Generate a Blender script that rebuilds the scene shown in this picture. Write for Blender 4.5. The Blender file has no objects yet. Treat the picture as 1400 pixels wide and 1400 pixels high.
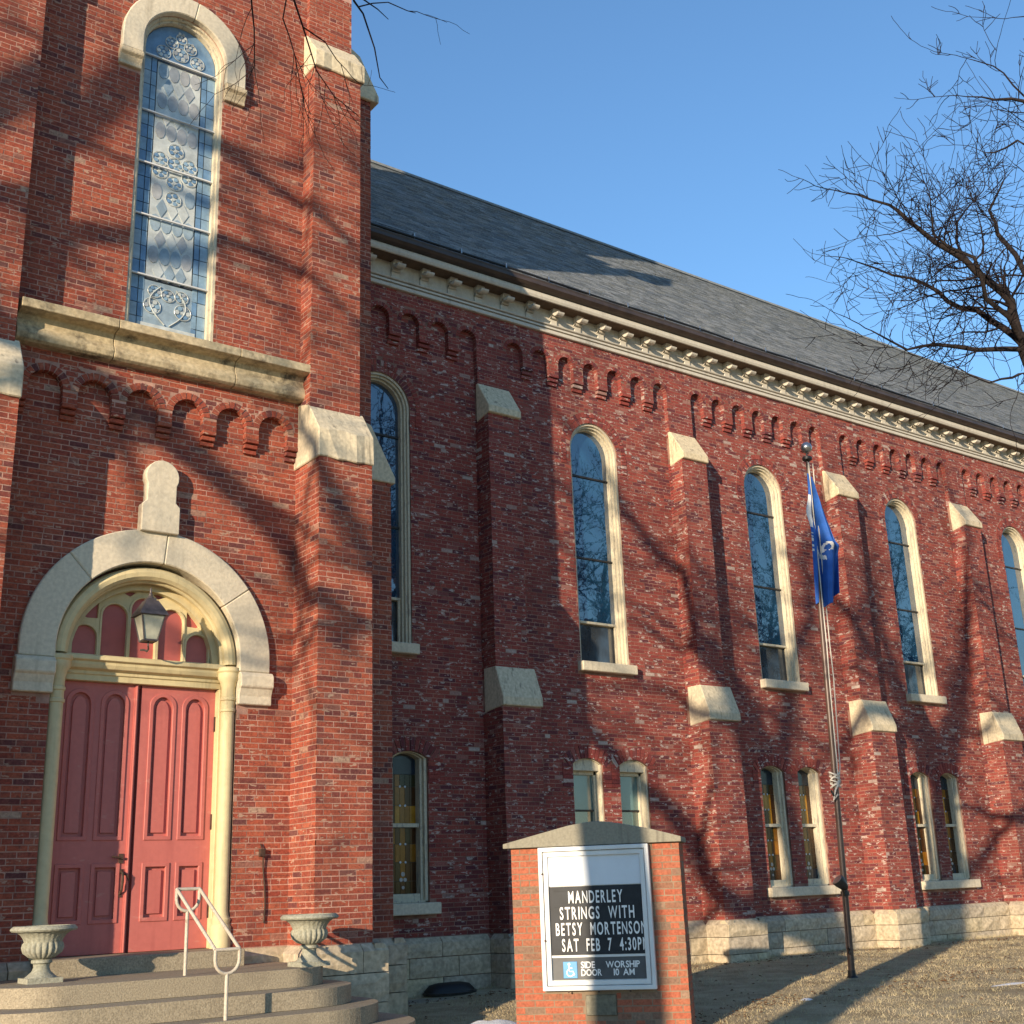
import bpy, bmesh, math, random
from mathutils import Vector as V, Matrix, geometry, noise
from math import sin, cos, pi, sqrt, radians as rad
random.seed(7)
S = bpy.context.scene
COL = S.collection
# ---------------------------------------------------------------- camera
cd = bpy.data.cameras.new('camera'); cam = bpy.data.objects.new('camera', cd); COL.objects.link(cam)
cd.sensor_width = 36; cd.lens = 43.02; cd.clip_start = .1; cd.clip_end = 2000
CP = V((-11.247, -15.867, 0.0))
_y, _p, _r = rad(36.839), rad(17.0687), rad(-2.0783)
CF = V((sin(_y)*cos(_p), cos(_y)*cos(_p), sin(_p)))
_rt = V((cos(_y), -sin(_y), 0)); _up = _rt.cross(CF)
CR = cos(_r)*_rt + sin(_r)*_up; CU = -sin(_r)*_rt + cos(_r)*_up
cam.matrix_world = Matrix(((CR.x, CU.x, -CF.x, CP.x), (CR.y, CU.y, -CF.y, CP.y), (CR.z, CU.z, -CF.z, CP.z), (0, 0, 0, 1)))
S.camera = cam
# ---------------------------------------------------------------- sky, sun, exposure
SUN = V((-1.85, -1.0, .42)).normalized()
elev = math.asin(SUN.z); azim = math.atan2(SUN.x, SUN.y)
w = bpy.data.worlds.new('World'); S.world = w; w.use_nodes = True
wn = w.node_tree; bg = wn.nodes['Background']
sky = wn.nodes.new('ShaderNodeTexSky'); sky.sky_type = 'NISHITA'; sky.sun_disc = False
sky.sun_elevation = elev; sky.sun_rotation = azim % (2*pi); sky.altitude = 200; sky.air_density = 1.2; sky.dust_density = 0; sky.ozone_density = 4.3
wn.links.new(sky.outputs[0], bg.inputs[0]); bg.inputs[1].default_value = .15
ld = bpy.data.lights.new('sun', 'SUN'); ld.energy = 4.2; ld.angle = rad(.4); ld.color = (1, .80, .57)
sun = bpy.data.objects.new('sun', ld); COL.objects.link(sun); sun.rotation_euler = SUN.to_track_quat('Z', 'Y').to_euler()
S.view_settings.view_transform = 'Standard'; S.view_settings.look = 'None'; S.view_settings.gamma = 1
S.view_settings.use_curve_mapping = False; S.view_settings.exposure = .88

# ---------------------------------------------------------------- material helpers
def nd(nt, t, **k):
    n = nt.nodes.new('ShaderNode'+t)
    for a, b in k.items(): setattr(n, a, b)
    return n
def mat(name, base, rough=.85, spec=.3, noise_scale=None, var=.25, bump=0, bscale=60, metal=0, ior=None, col2=None, detail=6, coat=0):
    m = bpy.data.materials.new(name); m.use_nodes = True; nt = m.node_tree; p = nt.nodes['Principled BSDF']
    p.inputs['Base Color'].default_value = (*base, 1); p.inputs['Roughness'].default_value = rough
    p.inputs['Specular IOR Level'].default_value = spec; p.inputs['Metallic'].default_value = metal
    if ior: p.inputs['IOR'].default_value = ior
    if coat: p.inputs['Coat Weight'].default_value = coat; p.inputs['Coat Roughness'].default_value = .03
    g = nd(nt, 'NewGeometry')
    if noise_scale:
        n = nd(nt, 'TexNoise'); n.inputs['Scale'].default_value = noise_scale; n.inputs['Detail'].default_value = detail; n.inputs['Roughness'].default_value = .65
        nt.links.new(g.outputs['Position'], n.inputs['Vector'])
        r = nd(nt, 'ValToRGB'); a = col2 or tuple(c*(1-var) for c in base); b = base if col2 else tuple(min(1, c*(1+var)) for c in base)
        r.color_ramp.elements[0].position = .35; r.color_ramp.elements[1].position = .65
        r.color_ramp.elements[0].color = (*a, 1); r.color_ramp.elements[1].color = (*b, 1)
        nt.links.new(n.outputs['Fac'], r.inputs[0]); nt.links.new(r.outputs[0], p.inputs['Base Color'])
    if bump:
        n2 = nd(nt, 'TexNoise'); n2.inputs['Scale'].default_value = bscale; n2.inputs['Detail'].default_value = 8
        nt.links.new(g.outputs['Position'], n2.inputs['Vector'])
        b = nd(nt, 'Bump'); b.inputs['Strength'].default_value = bump; b.inputs['Distance'].default_value = .02
        nt.links.new(n2.outputs['Fac'], b.inputs['Height']); nt.links.new(b.outputs[0], p.inputs['Normal'])
    return m
def piece_rand(nt):
    g = nd(nt, 'NewGeometry'); o = nd(nt, 'ObjectInfo'); a = nd(nt, 'Math', operation='ADD'); f = nd(nt, 'Math', operation='FRACT')
    nt.links.new(g.outputs['Random Per Island'], a.inputs[0]); nt.links.new(o.outputs['Random'], a.inputs[1]); nt.links.new(a.outputs[0], f.inputs[0])
    return f.outputs[0], g.outputs['Position']
def pieces(name, stops, rough=.9, spec=.2, stain=None, grain=.25, bump=.3, gscale=40, smudge=None):
    """many small pieces, each its own tone from a constant ramp; grain and blotchy weathering over them"""
    m = bpy.data.materials.new(name); m.use_nodes = True; nt = m.node_tree; p = nt.nodes['Principled BSDF']
    p.inputs['Roughness'].default_value = rough; p.inputs['Specular IOR Level'].default_value = spec
    rnd, pos = piece_rand(nt)
    r = nd(nt, 'ValToRGB'); r.color_ramp.interpolation = 'LINEAR'
    e = r.color_ramp.elements
    while len(e) < len(stops): e.new(.5)
    for el, (x, c) in zip(e, stops): el.position = x; el.color = (*c, 1)
    nt.links.new(rnd, r.inputs[0]); out = r.outputs[0]
    n = nd(nt, 'TexNoise'); n.inputs['Scale'].default_value = gscale; n.inputs['Detail'].default_value = 5; nt.links.new(pos, n.inputs['Vector'])
    mp = nd(nt, 'MapRange'); mp.inputs[1].default_value = .3; mp.inputs[2].default_value = .7; mp.inputs[3].default_value = 1-grain; mp.inputs[4].default_value = 1+grain
    nt.links.new(n.outputs['Fac'], mp.inputs[0])
    mx = nd(nt, 'MixRGB', blend_type='MULTIPLY'); mx.inputs[0].default_value = 1; nt.links.new(out, mx.inputs[1]); nt.links.new(mp.outputs[0], mx.inputs[2]); out = mx.outputs[0]
    for sc, lo, hi, c, amt in (smudge or []):
        k = nd(nt, 'TexNoise'); k.inputs['Scale'].default_value = 1 if isinstance(sc, tuple) else sc; k.inputs['Detail'].default_value = 7; k.inputs['Roughness'].default_value = .7
        if isinstance(sc, tuple):
            vm = nd(nt, 'VectorMath', operation='MULTIPLY'); vm.inputs[1].default_value = sc; nt.links.new(pos, vm.inputs[0]); nt.links.new(vm.outputs[0], k.inputs['Vector'])
            k.inputs['Detail'].default_value = 2
        else: nt.links.new(pos, k.inputs['Vector'])
        q = nd(nt, 'MapRange'); q.inputs[1].default_value = lo; q.inputs[2].default_value = hi; q.inputs[4].default_value = amt
        nt.links.new(k.outputs['Fac'], q.inputs[0])
        x = nd(nt, 'MixRGB'); nt.links.new(q.outputs[0], x.inputs[0]); nt.links.new(out, x.inputs[1]); x.inputs[2].default_value = (*c, 1); out = x.outputs[0]
    nt.links.new(out, p.inputs['Base Color'])
    if bump:
        b = nd(nt, 'Bump'); b.inputs['Strength'].default_value = bump; b.inputs['Distance'].default_value = .01
        nt.links.new(n.outputs['Fac'], b.inputs['Height']); nt.links.new(b.outputs[0], p.inputs['Normal'])
    return m

M = {}
M['brick_tower'] = pieces('brick_tower', [(0, (.335, .084, .047)), (.35, (.285, .066, .040)), (.55, (.245, .054, .036)), (.74, (.355, .104, .060)), (.88, (.18, .048, .040)), (.955, (.115, .042, .042)), (.985, (.29, .13, .095)), (1, (.37, .26, .19))],
    smudge=[(1.1, .52, .72, (.07, .025, .024), .6), (9, .63, .72, (.42, .30, .22), .35), ((2.5, 2.5, 34), .56, .74, (.075, .03, .03), .55), (24, .52, .70, (.34, .155, .10), .5), ((17, 17, 30), .56, .70, (.11, .042, .038), .65), ((8, 8, 21), .63, .67, (.46, .34, .25), .6), ((1.3, 1.3, .12), .55, .75, (.10, .04, .034), .35)])
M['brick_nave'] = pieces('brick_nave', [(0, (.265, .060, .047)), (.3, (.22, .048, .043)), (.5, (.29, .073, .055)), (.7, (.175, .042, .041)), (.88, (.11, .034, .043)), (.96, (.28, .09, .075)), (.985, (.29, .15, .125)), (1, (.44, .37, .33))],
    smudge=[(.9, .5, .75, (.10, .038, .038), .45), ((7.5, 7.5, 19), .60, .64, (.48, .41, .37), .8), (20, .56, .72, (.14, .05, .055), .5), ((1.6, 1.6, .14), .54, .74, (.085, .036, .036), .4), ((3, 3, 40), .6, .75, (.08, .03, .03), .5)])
M['brick_sign'] = pieces('brick_sign', [(0, (.36, .115, .064)), (.4, (.315, .092, .053)), (.64, (.335, .115, .064)), (.80, (.225, .11, .07)), (.92, (.19, .125, .088)), (1, (.27, .17, .115))], grain=.25, smudge=[(14, .52, .72, (.22, .14, .095), .5), (5, .55, .75, (.20, .075, .05), .5)])
M['mortar'] = mat('mortar', (.39, .235, .185), .95, .1, 3, .35, .4, 90)
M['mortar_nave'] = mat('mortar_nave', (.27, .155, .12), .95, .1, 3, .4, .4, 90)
M['mortar_sign'] = mat('mortar_sign', (.215, .165, .115), .95, .1, 6, .2)
M['stone'] = mat('limestone', (.50, .42, .29), .9, .2, 2.2, .28, .5, 45)
M['stone_pale'] = pieces('painted_limestone', [(0, (.60, .54, .42)), (1, (.56, .50, .38))], rough=.85, grain=.12, bump=.45, gscale=24, smudge=[((7, 7, .9), .57, .76, (.30, .26, .19), .55), (2.2, .56, .8, (.36, .32, .25), .5)])
M['stone_rough'] = pieces('rough_limestone', [(0, (.42, .35, .24)), (.4, (.48, .41, .30)), (.75, (.36, .31, .24)), (1, (.5, .42, .27))], grain=.28, bump=.9, gscale=16, smudge=[(3, .55, .75, (.16, .13, .10), .5)])
M['stone_cap'] = pieces('weathered_cap_stone', [(0, (.58, .50, .35)), (.5, (.52, .46, .34)), (1, (.62, .53, .36))], grain=.18, bump=.5, gscale=22, smudge=[(2.5, .6, .8, (.18, .16, .12), .5), ((12, 12, 1.2), .58, .72, (.10, .09, .075), .6)])
M['stone_band'] = pieces('stained_string_stone', [(0, (.46, .38, .24)), (1, (.5, .42, .28))], grain=.25, bump=.6, gscale=18, smudge=[(2.6, .52, .66, (.035, .032, .03), .85), (5, .5, .7, (.30, .22, .12), .5)])
M['cream'] = pieces('cream_paint', [(0, (.58, .49, .28)), (1, (.55, .47, .28))], rough=.55, grain=.07, bump=.08, gscale=12, smudge=[((14, 14, 1.2), .56, .78, (.33, .27, .16), .5), (3.5, .58, .8, (.30, .26, .18), .4)])
M['trim'] = pieces('cornice_paint', [(0, (.56, .53, .45)), (1, (.52, .49, .42))], rough=.65, grain=.08, bump=.1, gscale=20, smudge=[((5, 5, 1), .56, .76, (.30, .27, .22), .5)])
M['soffit'] = mat('brown_soffit_boards', (.13, .085, .055), .7, .3, 6, .25)
M['casing'] = pieces('peeling_window_paint', [(0, (.60, .54, .40)), (1, (.55, .50, .38))], grain=.1, bump=.2, gscale=30, smudge=[(14, .6, .68, (.20, .18, .16), .6), ((22, 22, 3.5), .57, .64, (.24, .22, .20), .6)])
M['red_paint'] = pieces('red_door_paint', [(0, (.46, .135, .115)), (1, (.44, .125, .108))], rough=.5, spec=.35, grain=.05, bump=.05, gscale=18, smudge=[((9, 9, .8), .55, .8, (.33, .085, .075), .6), ((5, 5, 14), .66, .72, (.50, .26, .22), .3)])
M['red_panel'] = mat('red_fanlight_paint', (.41, .105, .09), .45, .4, 2.2, .12)
M['concrete'] = pieces('concrete', [(0, (.31, .265, .19)), (1, (.29, .25, .18))], rough=.95, grain=.30, bump=.45, gscale=70, smudge=[(1.8, .5, .75, (.16, .135, .10), .6), (34, .63, .68, (.50, .45, .36), .75), (26, .66, .70, (.09, .075, .06), .6)])
M['cap_concrete'] = pieces('grey_cap_concrete', [(0, (.24, .225, .175)), (1, (.26, .24, .19))], rough=.95, grain=.12, bump=.2, gscale=40, smudge=[((16, 16, .8), .52, .72, (.12, .11, .09), .6)])
M['urn'] = pieces('cast_stone', [(0, (.31, .305, .24)), (1, (.28, .28, .225))], grain=.22, bump=.5, gscale=45, smudge=[(5, .5, .75, (.17, .17, .115), .6), (40, .64, .7, (.12, .11, .09), .5)])
M['shingle'] = pieces('asphalt_shingle', [(0, (.13, .15, .168)), (.4, (.205, .225, .238)), (.75, (.27, .285, .292)), (1, (.155, .176, .19))], grain=.3, bump=.3, gscale=30)
M['gutter'] = mat('brown_gutter', (.05, .036, .03), .45, .5, 3, .3)
M['black'] = mat('black_plastic', (.012, .012, .013), .5, .4)
M['dark_metal'] = mat('dark_metal', (.035, .032, .03), .45, .5, 9, .4, metal=.3)
M['iron'] = mat('rusty_iron', (.06, .035, .025), .7, .3, 12, .4)
M['pole'] = mat('bronze_pole_paint', (.085, .05, .038), .4, .5, 3, .3)
M['silver'] = mat('brushed_aluminium', (.45, .45, .45), .35, .5, metal=.9)
M['rail_white'] = pieces('chipped_white_paint', [(0, (.50, .45, .37)), (1, (.46, .41, .33))], rough=.5, grain=.15, smudge=[(18, .58, .66, (.22, .15, .10), .6)])
M['rope'] = mat('white_rope', (.55, .52, .46), .9, .1)
M['white_frame'] = mat('white_sign_frame', (.62, .63, .62), .35, .5, 4, .06)
M['white_panel'] = mat('white_header_panel', (.60, .64, .68), .4, .4, 2, .05)
M['sign_black'] = mat('black_letter_board', (.016, .020, .026), .5, .25, 5, .3)
M['sign_grey'] = mat('grey_sign_panel', (.075, .08, .085), .45, .3, 3, .25)
M['letter'] = mat('white_letter', (.78, .78, .76), .5, .3)
M['isa_blue'] = mat('sign_blue', (.06, .28, .55), .4, .4, 9, .1)
M['plaque'] = mat('weathered_bronze_plaque', (.13, .12, .085), .55, .5, 20, .3, metal=.3)
M['lamp_glass'] = mat('frosted_lamp_glass', (.42, .42, .33), .25, .5, 8, .15)
M['lamp_metal'] = mat('lantern_metal', (.10, .085, .085), .5, .5, 10, .35, metal=.4)
M['flag_blue'] = mat('flag_blue', (.024, .105, .40), .7, .3, 3, .2)
M['flag_white'] = mat('flag_white', (.7, .7, .7), .8, .2)
M['bark'] = mat('bark', (.026, .021, .020), .95, .1, 9, .35, .8, 30)
M['twig'] = mat('twig_bark', (.020, .015, .016), .9, .1, 5, .3)
M['snow'] = mat('old_snow', (.75, .77, .80), .7, .3, 9, .08, .5, 40)
M['ground'] = mat('dormant_turf', (.46, .38, .245), 1, .05, 2.3, .35, .8, 25, col2=(.27, .21, .125))
M['grass'] = pieces('dry_grass_blades', [(0, (.53, .445, .29)), (.4, (.46, .38, .24)), (.7, (.35, .32, .18)), (.85, (.60, .51, .35)), (1, (.26, .20, .13))], grain=.15, bump=0, smudge=[(.9, .5, .68, (.27, .24, .12), .65), (2.7, .56, .75, (.22, .165, .10), .6)])
M['leaf'] = pieces('dead_leaf', [(0, (.17, .085, .04)), (1, (.10, .055, .03))], grain=.2, bump=0)
M['plain_glass'] = mat('greenish_glass', (.035, .075, .07), .08, 1, 1.2, .3, ior=1.9)
M['blind'] = mat('roller_blind_behind_glass', (.09, .16, .155), .12, .8, 2, .1, ior=1.8)
def glassy(name, base, ior=2.0, rough=.04, wav=.05):
    m = mat(name, base, rough, .8, 1.1, .3, ior=ior); nt = m.node_tree; p = nt.nodes['Principled BSDF']
    g = nd(nt, 'NewGeometry'); n = nd(nt, 'TexNoise'); n.inputs['Scale'].default_value = 5; nt.links.new(g.outputs['Position'], n.inputs['Vector'])
    b = nd(nt, 'Bump'); b.inputs['Strength'].default_value = wav; b.inputs['Distance'].default_value = .05
    nt.links.new(n.outputs['Fac'], b.inputs['Height']); nt.links.new(b.outputs[0], p.inputs['Normal']); return m
M['storm_glass'] = glassy('storm_glass', (.012, .050, .100), 2.1, .015, .008)
M['dark_glass'] = glassy('dark_sash_glass', (.055, .065, .075), 1.8, .05, .01)
M['lead'] = mat('lead_came', (.05, .055, .06), .5, .4)
def sg(n, c, **k): M[n] = mat('stained_'+n, c, .10, .5, 6, .2, ior=1.55, **k)
sg('sg_blue', (.13, .23, .36)); sg('sg_sky', (.21, .32, .42)); sg('sg_pale', (.46, .50, .49)); sg('sg_white', (.53, .55, .53)); sg('sg_grey', (.30, .33, .35)); sg('sg_haze', (.25, .33, .39))
sg('sg_smoke', (.33, .345, .35)); sg('amber', (.22, .09, .007)); sg('gold', (.36, .17, .014)); sg('brown', (.05, .019, .005)); sg('olive', (.026, .024, .009)); sg('navy', (.015, .025, .04)); sg('jewel', (.5, .55, .62))

# ---------------------------------------------------------------- mesh helpers
class MB:
    def __init__(s): s.v = []; s.f = []; s.m = []; s.cur = 0
    def add(s, vs, fs, m=None):
        o = len(s.v); s.v += [tuple(p) for p in vs]
        for f in fs: s.f.append([i+o for i in f]); s.m.append(s.cur if m is None else m)
    def box(s, x0, x1, y0, y1, z0, z1):
        s.add([(x0,y0,z0),(x1,y0,z0),(x1,y1,z0),(x0,y1,z0),(x0,y0,z1),(x1,y0,z1),(x1,y1,z1),(x0,y1,z1)],
              [(0,3,2,1),(4,5,6,7),(0,1,5,4),(1,2,6,5),(2,3,7,6),(3,0,4,7)])
    def obox(s, o, a, b, c):
        o, a, b, c = V(o), V(a), V(b), V(c)
        s.add([o, o+a, o+a+b, o+b, o+c, o+a+c, o+a+b+c, o+b+c], [(0,3,2,1),(4,5,6,7),(0,1,5,4),(1,2,6,5),(2,3,7,6),(3,0,4,7)])
    def prism(s, poly, fn0, fn1):
        """closed polygon swept between two maps (u,v)->point"""
        n = len(poly); A = [fn0(*p) for p in poly]; B = [fn1(*p) for p in poly]
        tri = geometry.tessellate_polygon([[V((p[0], p[1], 0)) for p in poly]])
        s.add(A+B, [tuple(t) for t in tri] + [tuple(n+i for i in t) for t in tri] + [(i, (i+1) % n, n+(i+1) % n, n+i) for i in range(n)])
    def plate(s, outer, holes, fn, d):
        loops = [outer]+holes; tri = geometry.tessellate_polygon([[V((p[0], p[1], 0)) for p in l] for l in loops])
        flat = [p for l in loops for p in l]; n = len(flat); A = [V(fn(*p)) for p in flat]; B = [p+V(d) for p in A]; fs = [tuple(t) for t in tri]; o = 0
        for l in loops:
            k = len(l); fs += [(o+i, o+(i+1) % k, n+o+(i+1) % k, n+o+i) for i in range(k)]; o += k
        s.add(A+B, fs)
    def strip(s, outl, inl, fn, d, closed=False):
        """band between two matching open polylines, thickened by d"""
        n = len(outl); P = [V(fn(*p)) for p in outl]+[V(fn(*p)) for p in inl]; P += [p+V(d) for p in P]
        fs = []
        for i in range(n if closed else n-1):
            j = (i+1) % n
            fs += [(i, j, n+j, n+i), (2*n+i, 3*n+i, 3*n+j, 2*n+j), (i, 2*n+i, 2*n+j, j), (n+i, n+j, 3*n+j, 3*n+i)]
        if not closed: fs += [(0, n, 3*n, 2*n), (n-1, 3*n-1, 4*n-1, 2*n-1)]
        s.add(P, fs)
    def tube(s, path, r, k=8, caps=True, closed=False):
        path = [V(p) for p in path]; n = len(path); rs = r if isinstance(r, (list, tuple)) else [r]*n; base = len(s.v); up = None
        for i, p in enumerate(path):
            a = path[i-1] if i or closed else p; b = path[(i+1) % n] if (i < n-1 or closed) else p
            t = (b-a).normalized()
            if up is None: up = t.orthogonal().normalized()
            up = (up - t*up.dot(t)); up = up.normalized() if up.length > 1e-6 else t.orthogonal().normalized()
            sd = t.cross(up)
            for j in range(k):
                q = 2*pi*j/k; s.v.append(tuple(p+(up*cos(q)+sd*sin(q))*rs[i]))
        for i in range(n if closed else n-1):
            i2 = (i+1) % n
            for j in range(k):
                s.f.append([base+i*k+j, base+i*k+(j+1) % k, base+i2*k+(j+1) % k, base+i2*k+j]); s.m.append(s.cur)
        if caps and not closed:
            s.f.append([base+j for j in range(k)][::-1]); s.m.append(s.cur); s.f.append([base+(n-1)*k+j for j in range(k)]); s.m.append(s.cur)
    def lathe(s, prof, c, k=24, fl=None):
        c = V(c); o = len(s.v); n = len(prof)
        for i, (r, z) in enumerate(prof):
            for j in range(k):
                q = 2*pi*j/k; rr = r*(fl(i, q) if fl else 1); s.v.append((c.x+rr*cos(q), c.y+rr*sin(q), c.z+z))
        for i in range(n-1):
            for j in range(k): s.f.append([o+i*k+j, o+i*k+(j+1) % k, o+(i+1)*k+(j+1) % k, o+(i+1)*k+j]); s.m.append(s.cur)
        s.f.append([o+j for j in range(k)][::-1]); s.m.append(s.cur); s.f.append([o+(n-1)*k+j for j in range(k)]); s.m.append(s.cur)
    def mesh(s, name, mats, smooth=False, bevel=0, recalc=True):
        me = bpy.data.meshes.new(name); me.from_pydata(s.v, [], s.f); mats = mats if isinstance(mats, list) else [mats]
        for m in mats: me.materials.append(m)
        if any(s.m): me.polygons.foreach_set('material_index', s.m)
        if recalc or bevel:
            bm = bmesh.new(); bm.from_mesh(me)
            if recalc: bmesh.ops.recalc_face_normals(bm, faces=bm.faces)
            if bevel: bmesh.ops.bevel(bm, geom=[e for e in bm.edges if e.is_manifold and e.calc_face_angle(0) > .6], offset=bevel, segments=1, affect='EDGES', clamp_overlap=True)
            bm.to_mesh(me); bm.free()
        if smooth: me.shade_smooth(); 
        if smooth and smooth is not True: me.set_sharp_from_angle(angle=rad(smooth))
        me.update(); return me
    def build(s, name, mats, parent=None, **k):
        return link(name, s.mesh(name, mats, **k), parent)
def link(name, me, parent=None, loc=None):
    o = bpy.data.objects.new(name, me); COL.objects.link(o)
    if parent: o.parent = parent
    if loc: o.location = loc
    return o
def tag(o, label, cat, group=None, kind=None):
    if label: o['label'] = label
    if cat: o['category'] = cat
    if group: o['group'] = group
    if kind: o['kind'] = kind
    return o
def empty(name, label, cat, group=None):
    o = bpy.data.objects.new(name, None); COL.objects.link(o); return tag(o, label, cat, group)
def arch(cx, h, z0, sp, n=24):        # round-headed outline, from bottom left over the top to bottom right
    return [(cx-h, z0)] + [(cx-h*cos(pi*i/n), sp+h*sin(pi*i/n)) for i in range(n+1)] + [(cx+h, z0)]
def seg(cx, h, z0, sp, rise, n=10):   # segmental-headed outline
    R = (h*h+rise*rise)/(2*rise); a = math.asin(h/R); zc = sp+rise-R
    return [(cx-h, z0)] + [(cx+R*sin(-a+2*a*i/n), zc+R*cos(-a+2*a*i/n)) for i in range(n+1)] + [(cx+h, z0)]
def FY(y): return lambda u, v: (u, y, v)      # wall facing -Y
def FX(x): return lambda u, v: (x, u, v)      # wall facing -X / +X

# ---------------------------------------------------------------- bricks
CO = .0662; BL = .205; BR = []      # records: parent key, origin, along, normal, length, height, proud
def h_arch(cx, h, z0, sp):
    def f(a, b):
        if b <= z0 or a >= sp+h: return None
        w_ = h if a < sp else sqrt(max(0, h*h-(a-sp)**2)); return (cx-w_, cx+w_)
    return f
def h_seg(cx, h, z0, sp, rise):
    R = (h*h+rise*rise)/(2*rise); zc = sp+rise-R
    def f(a, b):
        if b <= z0 or a >= sp+rise: return None
        w_ = h if a < sp else sqrt(max(0, R*R-(a-zc)**2)); return (cx-w_, cx+w_)
    return f
def h_rect(x0, x1, z0, z1):
    return lambda a, b: None if b <= z0 or a >= z1 else (x0, x1)
def lay(key, u0, u1, z0, z1, fn, nrm, along, holes=(), limit=None, course=CO, L=BL):
    """courses of bricks over u0..u1, z0..z1 of the face fn(u,z) with outward normal nrm, leaving holes free"""
    j = .0112; k = 0; z = z0; n = max(1, round((z1-z0)/course)); ch = (z1-z0)/n
    for k in range(n):
        a = z0+k*ch+j/2; b = a+ch-j
        iv = [(u0, u1)]
        for h in holes:
            r = h(a-.004, b+.004)
            if r:
                nv = []
                for p, q in iv:
                    if r[0] > p: nv.append((p, min(q, r[0])))
                    if r[1] < q: nv.append((max(p, r[1]), q))
                iv = [t for t in nv if t[1]-t[0] > .02]
        header = k % 7 == 3; bl = (L-j)/2-.001 if header else L
        off = (.5 if k % 2 else 0)*bl + random.uniform(-.012, .012)
        for p, q in iv:
            x = math.floor((p-u0-off)/(bl+j))*(bl+j)+u0+off
            while x < q-.012:
                s_, e_ = max(x, p), min(x+bl, q)
                if e_-s_ > .025:
                    pr = .0005+random.random()*.0035
                    BR.append((key, V(fn(s_, a)), V(along), V(nrm), e_-s_, b-a, pr))
                x += bl+j
def voussoirs(mb, cx, zc, r0, r1, a0, a1, n, fn, d):
    for i in range(n):
        p = a0+(a1-a0)*(i+.10)/n; q = a0+(a1-a0)*(i+.90)/n
        pts = [(cx-r*cos(t), zc+r*sin(t)) for r, t in ((r0, p), (r0, q), (r1, q), (r1, p))]
        dd = V(d)+V(d).normalized()*random.uniform(-.001, .004)
        A = [V(fn(*t)) for t in pts]; mb.add(A+[x+dd for x in A], [(4,5,6,7),(0,1,5,4),(1,2,6,5),(2,3,7,6),(3,0,4,7)])
def stone_mesh(L, H, D, chamfer=0, rough=.018):
    """rock-faced block: length along x, face towards -y at y=0, depth +y, base z=0"""
    mb = MB(); nx = max(2, int(L/.16)); nz = 3; sd = random.random()*99; pts = []
    for k in range(nz+1):
        for i in range(nx+1):
            e = i in (0, nx) or k in (0, nz); x = L*i/nx; z = H*k/nz
            y = .0 if e else -rough*(.4+1.2*random.random())
            if chamfer and k == nz: y = chamfer
            if chamfer and k == nz-1: z = H-chamfer*1.1; y = -rough*random.random()
            pts.append((x, y, z))
    fs = [(k*(nx+1)+i, k*(nx+1)+i+1, (k+1)*(nx+1)+i+1, (k+1)*(nx+1)+i) for k in range(nz) for i in range(nx)]
    n = len(pts); pts += [(0, D, 0), (L, D, 0), (L, D, H), (0, D, H)]
    bl, br, tl, tr = 0, nx, nz*(nx+1), nz*(nx+1)+nx
    fs += [tuple(range(bl, br+1))+(n+1, n), tuple(range(tr, tl-1, -1))+(n+3, n+2), tuple(k*(nx+1) for k in range(nz, -1, -1))+(n, n+3), tuple(k*(nx+1)+nx for k in range(nz+1))+(n+2, n+1)]
    mb.add(pts, fs); return mb.mesh('stone', M['stone_rough'])
def stones(parent, p0, along, nrm, length, z0, z1, rows, D=.18, proud=.012):
    """coursed stone blocks, each an object, along a plinth face"""
    hs = [(z1-z0)*h for h in rows]; z = z0; al = V(along); nr = V(nrm)
    rot = Matrix((al, -nr, V((0, 0, 1)))).transposed().to_4x4()
    for r, h in enumerate(hs):
        x = 0; top = r == len(hs)-1
        while x < length-.02:
            L = random.uniform(.45, 1.1); L = length-x if length-x-L < .28 else L
            o = link('stone', stone_mesh(L-.012, h-.010, D, .07 if top else 0), parent)
            o.matrix_world = Matrix.Translation(V(p0)+al*(x+.006)+nr*(random.random()*proud)+V((0, 0, z-V(p0).z+.005))) @ rot
            x += L
        z += h

# ================================================================ THE CHURCH
church = empty('church', 'red brick church with square tower, buttressed nave and dark shingled roof', 'church')
PAR = {}   # key -> (parent object, brick material)
CX = -6.42                                   # tower axis
# ---- tower wall: panel below the string course at y=-2.557, wall above and corbel band proud of it
YP, YU = -2.557, -2.655
TL, TR = -8.21, -4.662
mb = MB()
door_hole = arch(CX, 1.06, -.55, 2.64, 28)
mb.plate([(TL-.6, -.6), (TR+.6, -.6), (TR+.6, 6.2), (TL-.6, 6.2)], [door_hole], FY(YP), (0, .35, 0))
win_hole = arch(CX, .555, 6.5, 10.53, 24)
mb.plate([(TL-.7, 5.995), (TR+.62, 5.995), (TR+.62, 16.3), (TL-.7, 16.3)], [win_hole], FY(YU), (0, .4, 0))
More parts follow.
